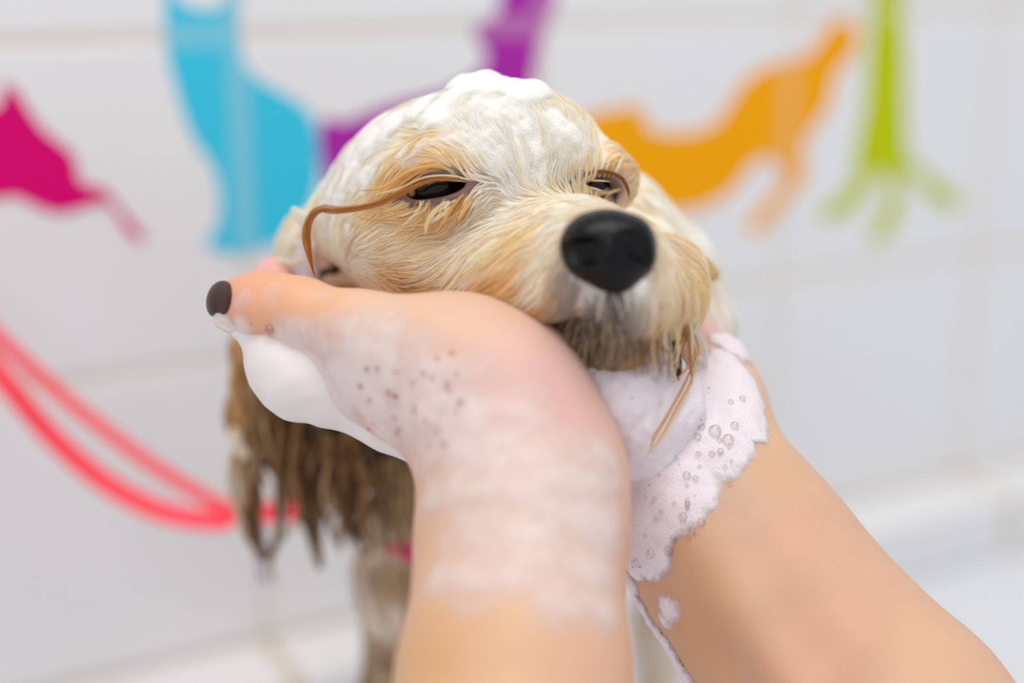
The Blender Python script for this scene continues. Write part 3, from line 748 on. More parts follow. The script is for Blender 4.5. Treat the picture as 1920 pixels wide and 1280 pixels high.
def foam(name, field, blobs, mat, label, ripple=(0.3, 10.0), seed=1, d0=300.0, parent=None):
    """lather lying on a body: the body's surface pushed out by a local thickness; blobs: px, py, radius mm, thickness mm"""
    C = np.array([hit(field, b[0], b[1], d0) for b in blobs]); R = np.array([b[2] for b in blobs], float); T = np.array([b[3] for b in blobs], float)
    lo = (C - R[:, None] * 1.3 - 6).min(0); hi = (C + R[:, None] * 1.3 + 6).max(0)
    s = field._sl(lo, hi); ax = [a[q] for a, q in zip(field.ax, s)]
    D = field.D[s].copy(); near = np.abs(D) < 12
    idx = np.argwhere(near)
    P = np.stack([ax[i][idx[:, i]] for i in range(3)], axis=1).astype(float)
    def thick(P):
        h = np.full(len(P), -0.9)
        for c, r, t in zip(C, R, T):
            d = np.sqrt(((P - c) ** 2).sum(1)) / r
            h = np.maximum(h, (t + 0.9) * np.clip(1 - d * d, 0, None) - 0.9)
        act = np.clip((h + 0.9) / 1.2, 0, 1)
        return h + act * ripple[0] * (vnoise(P, ripple[1], seed) + 0.5 * vnoise(P, ripple[1] * 0.4, seed + 1))
    D[near] -= thick(P).astype(np.float32)
    D[~near & (D > 0)] += 5
    v, q = surface(ax, D)
    h = thick(v)
    keep = (h[q] > -0.45).all(axis=1)
    used = np.unique(q[keep]); remap = np.full(len(v), -1); remap[used] = np.arange(len(used))
    o = mesh_obj(name, to_world(v[used]), remap[q[keep]].astype(np.int32), mat, parent, origin=to_world(C.mean(0)) if parent is None else None, attrs={'thick': h[used]})
    if label: tag(o, label, 'soap foam', kind='stuff')
    return o, v[used], h[used]

fL, fLv, fLh = foam('soap_foam', armL, [(630, 735, 16, 1.6), (590, 690, 14, 1.8), (650, 715, 14, 1.8), (700, 750, 12, 1.8), (560, 640, 11, 1.4), (600, 560, 11, 0.05), (510, 556, 9, 0.15), (690, 590, 10, 0.15), (640, 590, 10, 0.1), (460, 560, 6, 0.3), (560, 650, 14, 1.2), (620, 640, 12, 0.8), (680, 640, 12, 0.5), (760, 680, 18, 0.8), (860, 800, 20, 1.1), (1020, 900, 26, 1.0), (900, 960, 20, 0.7), (820, 930, 14, 0.7), (1050, 1100, 18, 0.9), (900, 1080, 16, 0.8), (870, 700, 16, 0.4), (424, 606, 6, 2.6), (455, 610, 5, 1.2), (500, 640, 8, 1.6), (447, 570, 4, 0.5), (600, 660, 14, 1.0), (700, 690, 24, 1.3), (720, 790, 16, 1.0), (800, 760, 26, 1.1), (800, 860, 14, 0.6), (900, 870, 26, 1.0), (960, 790, 20, 0.7),
       (1080, 900, 24, 0.9), (1110, 980, 18, 1.2), (860, 1050, 16, 0.5), (1000, 1000, 28, 0.9), (1100, 1080, 20, 1.0), (960, 1075, 15, 0.7), (830, 1085, 10, 0.8), (1130, 1150, 11, 0.7), (1130, 870, 14, 1.0)],
       FILM, 'thin milky soap film over the bent hand and wrist', (0.28, 11.0), 3)
bl = Field(np.arange(-80, -18, 0.9), np.arange(380, 425, 1.0), np.arange(-42, 12, 0.9))
bl.chain([(482, 628, 407, 4.2), (524, 672, 405, 7.6), (556, 704, 405, 10), (600, 716, 405, 9), (660, 740, 406, 8), (735, 785, 404, 7.5), (795, 836, 402, 6)], 9)
bl.chain([(420, 604, 406, 3.0), (446, 606, 406, 3.0), (478, 628, 405, 3.6)], 3)
gx = np.stack(np.meshgrid(*bl.ax, indexing='ij'), -1).reshape(-1, 3).astype(float)
bl.D -= (0.35 * vnoise(gx, 12.0, 41)).reshape(bl.D.shape).astype(np.float32)
bv, bq = surface(bl.ax, bl.D)
BULGE = mat_foam('smooth_soap_lather', 0.97, 0.10, 330.0, -0.6, 0.8, 0.5, (234, 225, 221), 0.15)
tag(mesh_obj('soap_foam', to_world(bv), bq, BULGE, origin=W(560, 740, 402), attrs={'thick': np.full(len(bv), 1.4)}), 'smooth swollen lather hanging below the dark fingernail and knuckles', 'soap foam', kind='stuff')
fR, fRv, fRh = foam('soap_foam', armR, [(1300, 800, 22, 4.5), (1240, 900, 20, 4.5), (1205, 960, 16, 4.0), (1215, 1030, 11, 3.2), (1190, 1050, 8, 2.4), (1385, 770, 13, 3.0), (1350, 700, 14, 1.6), (1370, 650, 10, 2.4), (1390, 720, 8, 3.0), (1200, 850, 16, 4.0), (1330, 840, 14, 3.0), (1340, 740, 16, 2.4), (1365, 690, 12, 1.6), (1400, 745, 9, 2.6), (1395, 800, 10, 2.4), (1360, 830, 12, 2.4)],
       LATHER, 'thick bubbly lather on the wrist of the right hand forearm', (0.55, 8.0), 5)
foam('soap_foam', armR, [(1255, 1140, 6.5, 1.3), (1250, 1160, 5, 1.1)], LATHER, 'small isolated smear of lather on the right forearm', (0.3, 5.0), 8)
foam('soap_foam', armR, [(1186, 1095, 6, 1.6), (1194, 1118, 5, 1.5), (1206, 1140, 5, 1.6), (1220, 1163, 5, 1.5), (1235, 1186, 5, 1.5), (1250, 1207, 5, 1.6), (1263, 1228, 5, 1.8), (1276, 1250, 5.5, 2.0), (1290, 1272, 5.5, 1.7), (1305, 1295, 6, 1.4)], LATHER, 'runny strip of lather along the inner edge of the right forearm', (0.3, 6.0), 9)
foam('soap_foam', dog, [(906, 160, 15, 3.2), (876, 156, 10, 4.2), (908, 146, 8, 4.6), (978, 172, 10, 3.8), (1002, 172, 7, 5.4), (940, 206, 24, 1.2), (830, 200, 14, 2.0), (790, 205, 10, 2.6), (745, 228, 11, 2.6), (700, 265, 16, 1.6), (655, 320, 16, 1.6), (630, 365, 14, 1.2), (1045, 240, 17, 1.4), (860, 240, 18, 1.0), (780, 270, 14, 0.8), (1000, 280, 17, 0.7), (930, 275, 16, 0.6), (700, 320, 14, 0.9), (660, 420, 10, 0.8), (1075, 285, 10, 0.5), (620, 430, 9, 1.0), (1072, 238, 14, 1.0), (1084, 268, 12, 0.9), (640, 295, 13, 1.4), (616, 345, 12, 1.2), (700, 240, 11, 2.0), (610, 390, 10, 1.0)],
     HEADFOAM, 'white lather piled in wavy peaks on top of the puppy head', (0.6, 13.0), 12)
foam('soap_foam', dog, [(1250, 420, 30, 2.2), (1310, 500, 26, 2.2), (1340, 600, 24, 2.0), (1200, 370, 22, 1.8), (1335, 680, 16, 1.5)], HEADFOAM, 'white lather over the shoulder behind the right cheek', (0.7, 14.0), 15, 520.0)
foam('soap_foam', dog, [(580, 500, 6, 2.2), (584, 525, 6, 2.6), (575, 470, 6, 1.6), (550, 500, 8, 1.0)], LATHER, 'small streak of lather beside the ear hollow', (0.3, 6.0), 17)
# lather gathered under the chin
ch = Field(np.arange(10, 62, 1.0), np.arange(385, 470, 1.2), np.arange(-52, 4, 1.0))
ch.chain([(1020, 648, 408, 5), (1090, 698, 401, 8), (1160, 742, 399, 10), (1196, 798, 404, 9), (1200, 862, 410, 6)], 5)
ch.chain([(1225, 682, 410, 8), (1250, 760, 411, 10), (1226, 835, 411, 8)], 6)
ch.chain([(1040, 672, 402, 3.0), (1100, 732, 398, 3.4), (1165, 772, 396, 2.6)], 3)
gx = np.stack(np.meshgrid(*ch.ax, indexing='ij'), -1).reshape(-1, 3).astype(float)
ch.D -= (0.7 * vnoise(gx, 8.0, 31)).reshape(ch.D.shape).astype(np.float32)
cv, cq = surface(ch.ax, ch.D)
tag(mesh_obj('soap_foam', to_world(cv), cq, LATHER, origin=W(1180, 850, 424), attrs={'thick': np.full(len(cv), 1.4)}), 'dripping lather gathered under the puppy chin between the hands', 'soap foam', kind='stuff')

def mat_bubble(name='soap_bubble', tint=(0.97, 0.93, 0.92, 1)):
    m = Mat(name)
    nt = m.nt; out = nt.nodes['Material Output']
    tr = m.n('ShaderNodeBsdfTransparent'); tr.inputs[0].default_value = tint
    gl = m.n('ShaderNodeBsdfGlossy'); gl.inputs['Roughness'].default_value = 0.05
    lw = m.n('ShaderNodeLayerWeight'); lw.inputs['Blend'].default_value = 0.35
    mx = m.n('ShaderNodeMixShader'); m.l(lw.outputs['Facing'], mx.inputs[0]); m.l(tr.outputs[0], mx.inputs[1]); m.l(gl.outputs[0], mx.inputs[2])
    m.l(mx.outputs[0], out.inputs['Surface'])
    return m.m
BUB = mat_bubble(); PORE = mat_bubble('thin_bubble', (0.90, 0.74, 0.67, 1))
def bubbles(parent, spots, V, mat=None):
    """half-sunk bubbles: px, py, radius mm; V: the foam's own vertices"""
    pr = np.stack([960 + V[:, 0] / V[:, 1] * F_PX, 640 - V[:, 2] / V[:, 1] * F_PX], axis=1)
    for x, y, r in spots:
        d = ((pr - np.array([x, y])) ** 2).sum(1); cand = np.nonzero(d < 12 ** 2)[0]
        if len(cand) == 0: continue
        c = V[cand[np.argmin(V[cand, 1])]]
        v, f = sphere_mesh(c + np.array([0, -0.25 * r, 0]), r, 12, 8)
        mesh_obj('bubble', to_world(v), f, mat or BUB, parent)
rb = np.random.default_rng(4)
bubbles(fR, [(1343, 799, 1.9), (1368, 814, 1.8), (1322, 790, 1.1), (1378, 790, 1.3), (1352, 836, 1.0), (1338, 845, 0.9), (1305, 812, 1.1), (1310, 790, 0.9), (1288, 882, 1.2), (1302, 886, 0.9), (1270, 968, 1.2), (1312, 970, 1.2), (1292, 992, 1.0), (1276, 1036, 1.3), (1246, 1038, 1.3), (1214, 1042, 1.4), (1184, 1062, 1.4), (1260, 1014, 0.8), (1300, 940, 0.8), (1225, 980, 0.8), (1396, 740, 1.0), (1376, 745, 0.9)]
        + [(rb.uniform(1190, 1390), rb.uniform(770, 1030), rb.uniform(0.4, 0.8)) for _ in range(34)], fRv)
bubbles(fL, [(498, 628, 1.5)] + [(rb.uniform(660, 860), rb.uniform(650, 830), rb.uniform(0.3, 0.7)) for _ in range(34)] + [(665, 722, 0.9), (678, 698, 0.8), (702, 695, 0.6), (730, 742, 0.8), (856, 746, 1.0), (718, 735, 0.6)], fLv, PORE)

# ------------------------------------------------------------------ collar and leash
def mat_strap(name, a, b):
    m = Mat(name); m.set(Roughness=0.55)
    tc = m.n('ShaderNodeTexCoord'); wv_ = m.n('ShaderNodeTexWave', Scale=260.0); m.l(tc.outputs['Object'], wv_.inputs['Vector'])
    mx = m.n('ShaderNodeMix', data_type='RGBA'); mx.inputs['A'].default_value = lin(a); mx.inputs['B'].default_value = lin(b)
    m.l(wv_.outputs['Fac'], mx.inputs['Factor']); m.l(mx.outputs['Result'], m.b.inputs['Base Color'])
    bp = m.n('ShaderNodeBump', Strength=0.3, Distance=0.0005); m.l(wv_.outputs['Fac'], bp.inputs['Height']); m.l(bp.outputs['Normal'], m.b.inputs['Normal'])
    return m.m
STRAP = mat_strap('red_nylon', (252, 62, 82), (255, 74, 92)); COLLAR = mat_strap('pink_nylon', (226, 40, 100), (236, 56, 112))
METAL = Mat('steel'); METAL.set(Metallic=1.0, Roughness=0.3, Base_Color=(0.55, 0.57, 0.55, 1)); METAL = METAL.m
def strap(name, ctrl, half_w, half_t, side, mat, parent=None, n=60, closed=False):
    P = spline(np.array(ctrl), n); T = np.gradient(P, axis=0); T /= np.linalg.norm(T, axis=1, keepdims=True)
    S = np.asarray(side, float); V = []; F = []
    if S.ndim == 1: S = np.repeat(S[None], len(P), 0)
    for i in range(len(P)):
        s = S[i] - T[i] * (S[i] @ T[i]); s /= np.linalg.norm(s); nn = np.cross(T[i], s)
        hw = half_w[i] if hasattr(half_w, '__len__') else half_w
        for a, b in ((-1, -1), (1, -1), (1, 1), (-1, 1)): V.append(P[i] + s * hw * a + nn * half_t * b)
    for i in range(len(P) - 1):
        for j in range(4): F.append((i * 4 + j, i * 4 + (j + 1) % 4, i * 4 + 4 + (j + 1) % 4, i * 4 + 4 + j))
    F += [(3, 2, 1, 0), tuple(len(P) * 4 - 4 + j for j in range(4))]
    return np.array(V), F
# collar: a ring round the neck, following the body's surface
cc = pt(950, 1000, 552); ring = []
for a in np.linspace(0, 2 * math.pi, 49):
    dirv = np.array([math.cos(a), math.sin(a), 0.45 * math.sin(a)])
    rr = np.arange(5, 75, 0.5); Pq = cc + dirv[None] * rr[:, None]; sd = dog.sample(Pq)
    i = np.nonzero(sd > 1.6)[0]; r = rr[i[0]] if len(i) else 50
    ring.append(cc + dirv * min(r, 46))
ring = np.array(ring); sm_ = ring.copy()
for _ in range(2): sm_[1:-1] = (sm_[:-2] + sm_[1:-1] * 2 + sm_[2:]) / 4
v, f = strap('dog_collar', sm_, 4.2, 0.9, np.array([0.25, 0.1, 0.95]), COLLAR, n=120)
collar = mesh_obj('dog_collar', to_world(v), f, COLLAR, smooth=False, origin=to_world(cc))
tag(collar, 'narrow pink collar around the puppy neck behind the wrist', 'collar')
# leash
lc = [pt(700, 938, 560), pt(655, 946, 575), pt(600, 950, 592), pt(520, 962, 612), pt(430, 966, 628)]
up_ = np.array([0, 0.35, 1.0])
leash = empty('dog_leash', to_world(pt(430, 966, 628)))
tag(leash, 'coral red dog leash hanging in a double loop from the left', 'leash')
v, f = strap('strap', [pt(596, 950, 590), pt(520, 960, 606), pt(425, 962, 620)], 4.6, 0.9, up_, STRAP, n=30)
mesh_obj('strap', to_world(v), f, STRAP, leash, smooth=False)
low = [pt(436, 972, 618), pt(390, 974, 620), pt(300, 957, 622), pt(200, 905, 620), (pt(100, 820, 614)), pt(0, 702, 606), pt(-110, 560, 604), pt(-200, 420, 620)]
v, f = strap('strap', low, 4.9, 0.9, np.array([0.25, 0.6, 0.8]), STRAP, n=70)
mesh_obj('strap', to_world(v), f, STRAP, leash, smooth=False)
hi_ = [pt(432, 956, 622), pt(390, 934, 628), pt(320, 893, 634), pt(250, 846, 640), pt(130, 753, 642), pt(0, 636, 640), pt(-110, 520, 638), pt(-200, 420, 636)]
v, f = strap('strap', hi_, 4.6, 0.9, np.array([0.3, 0.95, 0.2]), STRAP, n=70)
mesh_obj('strap', to_world(v), f, STRAP, leash, smooth=False)
v, f = tube(spline([pt(700, 940, 562), pt(672, 938, 572), pt(640, 946, 582), pt(604, 949, 590)], 20), [1.2, 1.6, 2.4, 2.6, 2.6, 2.4, 2.2, 2.2, 1.8, 1.8, 1.8, 1.8, 2.0, 2.2, 2.4, 2.4, 2.4, 2.4, 2.2, 1.8], 10)
mesh_obj('snap_hook', to_world(v), f, METAL, leash)['label'] = 'grey metal snap hook'

# ------------------------------------------------------------------ wet fur
def mat_hair():
    m = Mat('wet_fur'); m.set(Roughness=0.42, Specular_IOR_Level=0.45)
    a = m.n('ShaderNodeAttribute', attribute_name='tint'); m.l(a.outputs['Color'], m.b.inputs['Base Color'])
    tr = m.n('ShaderNodeBsdfTranslucent'); m.l(a.outputs['Color'], tr.inputs['Color'])
    mx = m.n('ShaderNodeMixShader'); mx.inputs[0].default_value = 0.38
    m.l(m.b.outputs[0], mx.inputs[1]); m.l(tr.outputs[0], mx.inputs[2]); m.l(mx.outputs[0], m.nt.nodes['Material Output'].inputs['Surface'])
    return m.m
HAIR = mat_hair()
def hair_obj(name, paths, radii, colors, parent, label=None):
    """paths (n, k, 3) in local mm; radii (n, k) mm; colors (n, 3)"""
    n, k = paths.shape[:2]
    hc = bpy.data.hair_curves.new(name)
    hc.add_curves([k] * n)
    par = np.zeros(3); q = parent
    while q is not None: par = par + np.array(q.location); q = q.parent
    pw = to_world(paths.reshape(-1, 3)) - par
    hc.attributes['position'].data.foreach_set('vector', pw.astype(np.float32).ravel())
    ra = hc.attributes.get('radius') or hc.attributes.new('radius', 'FLOAT', 'POINT')
    ra.data.foreach_set('value', (radii / 1000.0).astype(np.float32).ravel())
    ca = hc.attributes.new('tint', 'FLOAT_COLOR', 'POINT')
    c4 = np.ones((n, k, 4), dtype=np.float32); c4[:, :, :3] = colors[:, None, :] if colors.ndim == 2 else colors
    ca.data.foreach_set('color', c4.ravel())
    hc.materials.append(HAIR)
    o = bpy.data.objects.new(name, hc); COL.objects.link(o); o.parent = parent
    o['kind'] = 'stuff'
    if label: o['label'] = label
    return o

def push_out(P, clear=0.3):
    """keep hairs outside the hands"""
    for f in (armL, armR):
        s = f.sample(P); m = s < clear
        if m.any():
            P[m] += f.normal(P[m]) * (clear - s[m])[:, None]
    return P

def grow(nc, kids, region, steps=9, seed=3, lift=0.10, rad=0.075, lscale=1.0, spread=1.0):
    r = np.random.default_rng(seed)
    tri = np.vstack([dogF[:, [0, 1, 2]], dogF[:, [0, 2, 3]]])
    a, b, c = dogV[tri[:, 0]], dogV[tri[:, 1]], dogV[tri[:, 2]]
    area = np.linalg.norm(np.cross(b - a, c - a), axis=1) * region((a + b + c) / 3)
    t = r.choice(len(tri), nc, p=area / area.sum())
    u, v = r.random(nc), r.random(nc); fl = u + v > 1; u[fl], v[fl] = 1 - u[fl], 1 - v[fl]
    p = a[t] + (b[t] - a[t]) * u[:, None] + (c[t] - a[t]) * v[:, None]
    ok = eye_dist(p) > 1.25
    p = p[ok]; nc = len(p)
    ff = fur_field(p); L = ff[:, 3] * r.uniform(0.7, 1.25, nc) * lscale; cw = ff[:, 7] * spread
    guide = [p]; nrm0 = dog.normal(p); bend = r.normal(0, 0.13, nc)
    cur = p.copy()
    for i in range(1, steps):
        n = dog.normal(cur)
        fd = fur_field(cur)[:, :3]
        d = fd - n * (fd * n).sum(1, keepdims=True)
        d /= np.linalg.norm(d, axis=1, keepdims=True) + 1e-6
        side = np.cross(n, d)
        wob = bend + 0.28 * np.sin(vnoise(cur, 18.0, 77) * 3 + i * 0.4)
        d = d + side * wob[:, None] * 0.8
        d /= np.linalg.norm(d, axis=1, keepdims=True)
        cur = cur + d * (L / (steps - 1))[:, None]
        s = dog.sample(cur); want = lift * i
        cur = cur + dog.normal(cur) * np.where(s < 8, np.clip(want - s, -0.8, 3.0), 0)[:, None]
        guide.append(cur)
    Gd = np.stack(guide, 1)                                     # nc, steps, 3
    n = nrm0; t1 = np.cross(n, np.array([0.3, 0.5, 0.8])); t1 /= np.linalg.norm(t1, axis=1, keepdims=True); t2 = np.cross(n, t1)
    N = nc * kids; ci = np.repeat(np.arange(nc), kids)
    rr = np.sqrt(r.random(N)) * cw[ci]; th = r.uniform(0, 6.28, N)
    off = t1[ci] * (rr * np.cos(th))[:, None] + t2[ci] * (rr * np.sin(th))[:, None]
    tt = np.linspace(0, 1, steps)
    clump = 1 - (0.10 + 0.86 * np.minimum(1, tt * 1.25) ** 1.1)
    lenf = r.uniform(0.72, 1.0, N)
    base = Gd[ci]
    # shorter kids stop earlier along the same path
    ti = np.clip(tt[None] * lenf[:, None] * (steps - 1), 0, steps - 1.001); i0 = ti.astype(int); fr = (ti - i0)[..., None]
    rows = np.arange(N)[:, None]
    path = base[rows, i0] * (1 - fr) + base[rows, i0 + 1] * fr + off[:, None, :] * np.interp(ti / (steps - 1), tt, clump)[..., None]
    path += (r.normal(0, 0.05, (N, 1, 3)) * tt[None, :, None] ** 1.5) * 4.0
    flat = path.reshape(-1, 3)
    s = dog.sample(flat); m = s < 0.12
    flat[m] += dog.normal(flat[m]) * (0.12 - s[m])[:, None]
    flat = push_out(flat); path = flat.reshape(N, steps, 3)
    col = fur_field(p)[:, 4:7][ci] * (1 + r.normal(0, 0.05, nc)[ci][:, None] + r.normal(0, 0.05, N)[:, None])
    warm = (np.where(r.random(nc) < 0.24, r.uniform(0.5, 1.0, nc), 0.0))[ci][:, None]
    col = col * np.array([1.0, 1.0, 1.0]) * (1 - np.clip(warm, 0, 1) * np.array([0.04, 0.14, 0.36]))
    prof = np.array([0.8] + [1.0] * (steps - 4) + [0.8, 0.55, 0.2])
    return path, rad * r.uniform(0.75, 1.25, (N, 1)) * prof[None], np.clip(col, 0.005, 0.97)

def region_head(P):
    px = 960 + P[:, 0] / P[:, 1] * F_PX; py = 640 - P[:, 2] / P[:, 1] * F_PX
    w = np.where((P[:, 1] < 505) & (P[:, 2] > -30), 1.0, 0.0)
    w = w * np.where(((P - pt(1140, 470, 366)) ** 2).sum(1) < 11.5 ** 2, 0, 1)
    w = w * (1 - np.clip(np.exp(-(((P - pt(640, 512, 474)) / np.array([11, 16, 6])) ** 2).sum(1)) * 1.5, 0, 1))
    return w * np.where(P[:, 1] < 450, 1.0, 0.45)
def region_face(P):
    return region_head(P) * np.where((P[:, 1] < 428), 1.0, 0.05)
def region_rest(P):
    return np.where((P[:, 1] >= 495) & (P[:, 1] < 640), np.where(P[:, 0] < -50, 1.6, 0.6), 0.06)
sets = [grow(5200, 11, region_head, seed=3, lscale=1.5, lift=0.08), grow(4200, 9, region_face, seed=5, rad=0.06, lscale=1.15, spread=0.8, lift=0.13), grow(2600, 10, region_rest, seed=8, rad=0.12)]
for (p, r_, c), nm in zip(sets, ('wet fur of the head', 'fine wet fur of the face', 'wet fur of the ear and body')):
    hair_obj('fur', p, r_, c, puppy, nm)

def lock(ctrl, w0, w1, n, col, rad=0.07, steps=22, seed=0, curl=0.0, snapf=False):
    """a tapering strand of wet hairs along px, py, d points"""
    r = np.random.default_rng(seed + 100)
    S = spline(np.array([pt(*c) for c in ctrl]), steps)
    T = np.gradient(S, axis=0); T /= np.linalg.norm(T, axis=1, keepdims=True)
    s = np.cross(T, np.array([0.05, -1.0, 0.1])); s /= np.linalg.norm(s, axis=1, keepdims=True); w = np.cross(s, T)
    tt = np.linspace(0, 1, steps)
    W_ = w0 * (1 - tt) + w1 * tt
    W_ = W_ * np.minimum(1, (1 - tt) * 5 + 0.06) * np.minimum(1, tt * 3.5 + 0.18)
    a = np.sqrt(r.random(n)); th = r.uniform(0, 6.28, n); tw = r.normal(0, 1.2, n)
    ang = th[:, None] + tw[:, None] * tt[None]
    P = S[None] + (a[:, None] * np.cos(ang) * W_[None])[..., None] * s[None] + (a[:, None] * np.sin(ang) * W_[None] * 0.5)[..., None] * w[None]
    c = np.array(col)[None] * (1 + r.normal(0, 0.14, (n, 1)))
    return P, rad * r.uniform(0.8, 1.2, (n, 1)) * np.minimum(1, (1 - tt) * 4 + 0.2)[None], np.clip(c, 0.004, 0.95)
L_ = []
def add(*a, **k): L_.append(lock(*a, seed=len(L_), **k))
ORANGE = srgb(196, 130, 58)
add([(872, 336, 404), (812, 338, 400), (760, 358, 398), (705, 382, 397), (645, 393, 398), (604, 391, 400), (582, 408, 402), (574, 440, 404), (580, 480, 405), (590, 518, 407)], 0.5, 1.5, 46, ORANGE, steps=40)
add([(862, 334, 403), (800, 336, 400), (745, 362, 398), (690, 387, 398), (632, 396, 399), (596, 396, 401)], 0.5, 1.0, 24, srgb(170, 104, 44), steps=30)
add([(880, 336, 404), (840, 331, 402), (795, 335, 401), (750, 354, 401), (700, 366, 402)], 0.5, 0.5, 12, GOLD)
add([(874, 340, 404), (835, 337, 402), (790, 342, 401), (752, 362, 402)], 0.3, 0.2, 6, GOLD)
add([(868, 330, 405), (820, 312, 404), (770, 320, 404), (720, 350, 405), (670, 358, 408)], 0.6, 0.5, 16, TAN)
add([(845, 300, 408), (815, 268, 409), (785, 268, 411), (760, 290, 412)], 0.9, 0.5, 22, GOLD)
add([(790, 388, 404), (740, 402, 403), (700, 412, 404), (660, 402, 407)], 0.4, 0.4, 12, TAN)
add([(850, 372, 404), (815, 395, 402), (800, 420, 402), (797, 442, 403)], 0.9, 0.4, 22, GOLD)
add([(872, 360, 404), (850, 385, 402), (835, 410, 401), (820, 432, 402)], 0.8, 0.4, 18, TAN)
add([(884, 362, 404), (872, 390, 401), (858, 416, 400)], 0.7, 0.3, 14, TAN)
add([(592, 436, 452), (570, 412, 450), (552, 396, 450), (544, 392, 451)], 3.2, 0.8, 60, CREAM, rad=0.1)
add([(590, 460, 456), (562, 458, 455), (545, 448, 455), (532, 436, 455)], 1.6, 0.3, 30, IVORY, rad=0.1)
add([(575, 490, 462), (540, 492, 460), (512, 486, 460)], 2.4, 0.6, 40, CREAM, rad=0.1)
add([(1090, 330, 424), (1130, 322, 424), (1162, 332, 426), (1176, 352, 428), (1180, 374, 430)], 0.9, 0.35, 26, srgb(160, 104, 52))
add([(1078, 342, 424), (1110, 338, 423), (1145, 340, 424)], 0.35, 0.15, 6, GOLD)
add([(1080, 346, 424), (1110, 352, 423), (1132, 358, 423)], 0.35, 0.15, 6, GOLD)
for q in range(9):
    x0 = 1078 + q * 9; add([(x0, 332, 421 + q * 0.9), (x0 + q * 1.5 - 2, 312, 420 + q * 0.9), (x0 + q * 3 - 4, 290, 422 + q)], 0.5, 0.25, 14, [GOLD, TAN, CREAM][q % 3])
# right cheek tufts
add([(1222, 442, 428), (1280, 472, 436), (1318, 492, 442), (1340, 515, 446), (1325, 528, 447)], 3.0, 1.2, 90, GOLD)
add([(1230, 470, 430), (1285, 500, 438), (1316, 528, 444), (1312, 548, 446)], 4.0, 1.0, 90, CREAM)
add([(1240, 500, 430), (1280, 535, 436), (1296, 572, 440), (1290, 600, 440)], 3.2, 0.8, 60, GOLD)
add([(1190, 400, 420), (1240, 440, 424), (1262, 465, 428), (1262, 490, 430)], 0.4, 0.2, 8, GOLD)
# moustache right, falling past the chin
rl = np.random.default_rng(33)
for q in range(58):
    t_ = rl.random(); x0 = 1205 + 66 * t_ + rl.normal(0, 4); y0 = 490 + rl.uniform(-30, 60); d_ = 379 + 19 * t_ ** 1.3 + rl.uniform(-1, 2)
    bow = 6 + 22 * t_; ln = 110 + 80 * rl.random()
    add([(x0, y0, d_), (x0 + bow, y0 + ln * 0.45, d_ - 2), (x0 + bow * 1.3, y0 + ln * 0.8, d_), (x0 + bow * 0.7 + rl.normal(0, 10), min(y0 + ln * 1.12, 722), d_ + 3)], rl.uniform(0.4, 0.9), 0.25, 14, [CREAM, TAN, GOLD, GOLD, srgb(214, 166, 110), srgb(190, 134, 80)][rl.integers(6)] if t_ > 0.35 else [IVORY, CREAM, GOLD, srgb(224, 190, 150)][rl.integers(4)], rad=0.06)
for q in range(5):
    add([(1262 + q * 4, 590, 403 + q), (1298 + q * 3, 650, 402), (1300 - q * 3, 708, 400), (1272 - q * 5, 764 + q * 3, 396), (1246 - q * 5, 815 + q, 393), (1202 + q * 4, 868 - q * 5, 392)], 0.42, 0.2, 6, [TAN, srgb(216, 172, 118), CREAM][q % 3], rad=0.06)
add([(1256, 590, 395), (1263, 630, 395), (1270, 680, 397), (1272, 714, 399)], 1.9, 0.9, 60, srgb(74, 50, 30), rad=0.1)
add([(1290, 600, 425), (1318, 650, 428), (1322, 710, 428), (1308, 760, 426)], 1.3, 0.5, 22, IVORY, rad=0.06)
add([(1240, 690, 404), (1232, 710, 402), (1238, 728, 402), (1262, 726, 404), (1272, 700, 406)], 0.35, 0.3, 8, RUST)
rl = np.random.default_rng(21)
for i in range(190):                      # beard under the lower lip
    x = 1056 + i * 0.98 + rl.normal(0, 5); yy = 602 + rl.uniform(-14, 40); ln = rl.uniform(26, 80); dx = (x - 1150) * 0.22 + rl.normal(0, 11)
    d = 374 + abs(x - 1150) * 0.09 + rl.uniform(-2, 4)
    cl = [srgb(132, 112, 94), srgb(184, 160, 134), srgb(152, 128, 104), srgb(206, 184, 158), srgb(170, 134, 98)][rl.integers(5)]
    add([(x, yy, d), (x + dx * 0.5, yy + ln * 0.5, d + 1), (x + dx, yy + ln, d + 6)], rl.uniform(0.2, 0.4), 0.1, 6, cl, rad=0.05)
for i in range(110):                      # short hairs radiating under the nose
    a = -1.05 + 2.1 * i / 109 + rl.normal(0, 0.06); x = 1150 + math.sin(a) * 62; y = 498 + math.cos(a) * 42
    ln = rl.uniform(28, 78); d = 369 + abs(a) * 8 + rl.uniform(-0.5, 1)
    cl = [srgb(236, 226, 218), srgb(206, 194, 186), srgb(96, 86, 82), srgb(166, 152, 144), srgb(60, 54, 52)][rl.choice(5, p=[0.3, 0.25, 0.15, 0.2, 0.1])] if abs(a) < 0.75 else [IVORY, srgb(226, 210, 192), CREAM][rl.integers(3)]
    add([(x, y, d), (x + math.sin(a) * ln * 0.5 + rl.normal(0, 3), y + math.cos(a) * ln * 0.55, d - 0.5), (x + math.sin(a) * ln + rl.normal(0, 6), y + math.cos(a) * ln, d + 3)], 0.32, 0.12, 7, cl, rad=0.05)
for i in range(30):                       # lower lid hairs
    x = rl.uniform(780, 884); y = 377 - (x - 786) * 0.11 + rl.uniform(-2, 6); q = rl.uniform(0.7, 1.4)
    add([(x, y, 404), (x - 12 * q + rl.normal(0, 5), y + 20 * q, 402.5), (x - 32 * q + rl.normal(0, 9), y + 38 * q, 402.5)], 0.28, 0.12, 6, [GOLD, TAN, CREAM, RUST][i % 4], rad=0.05)
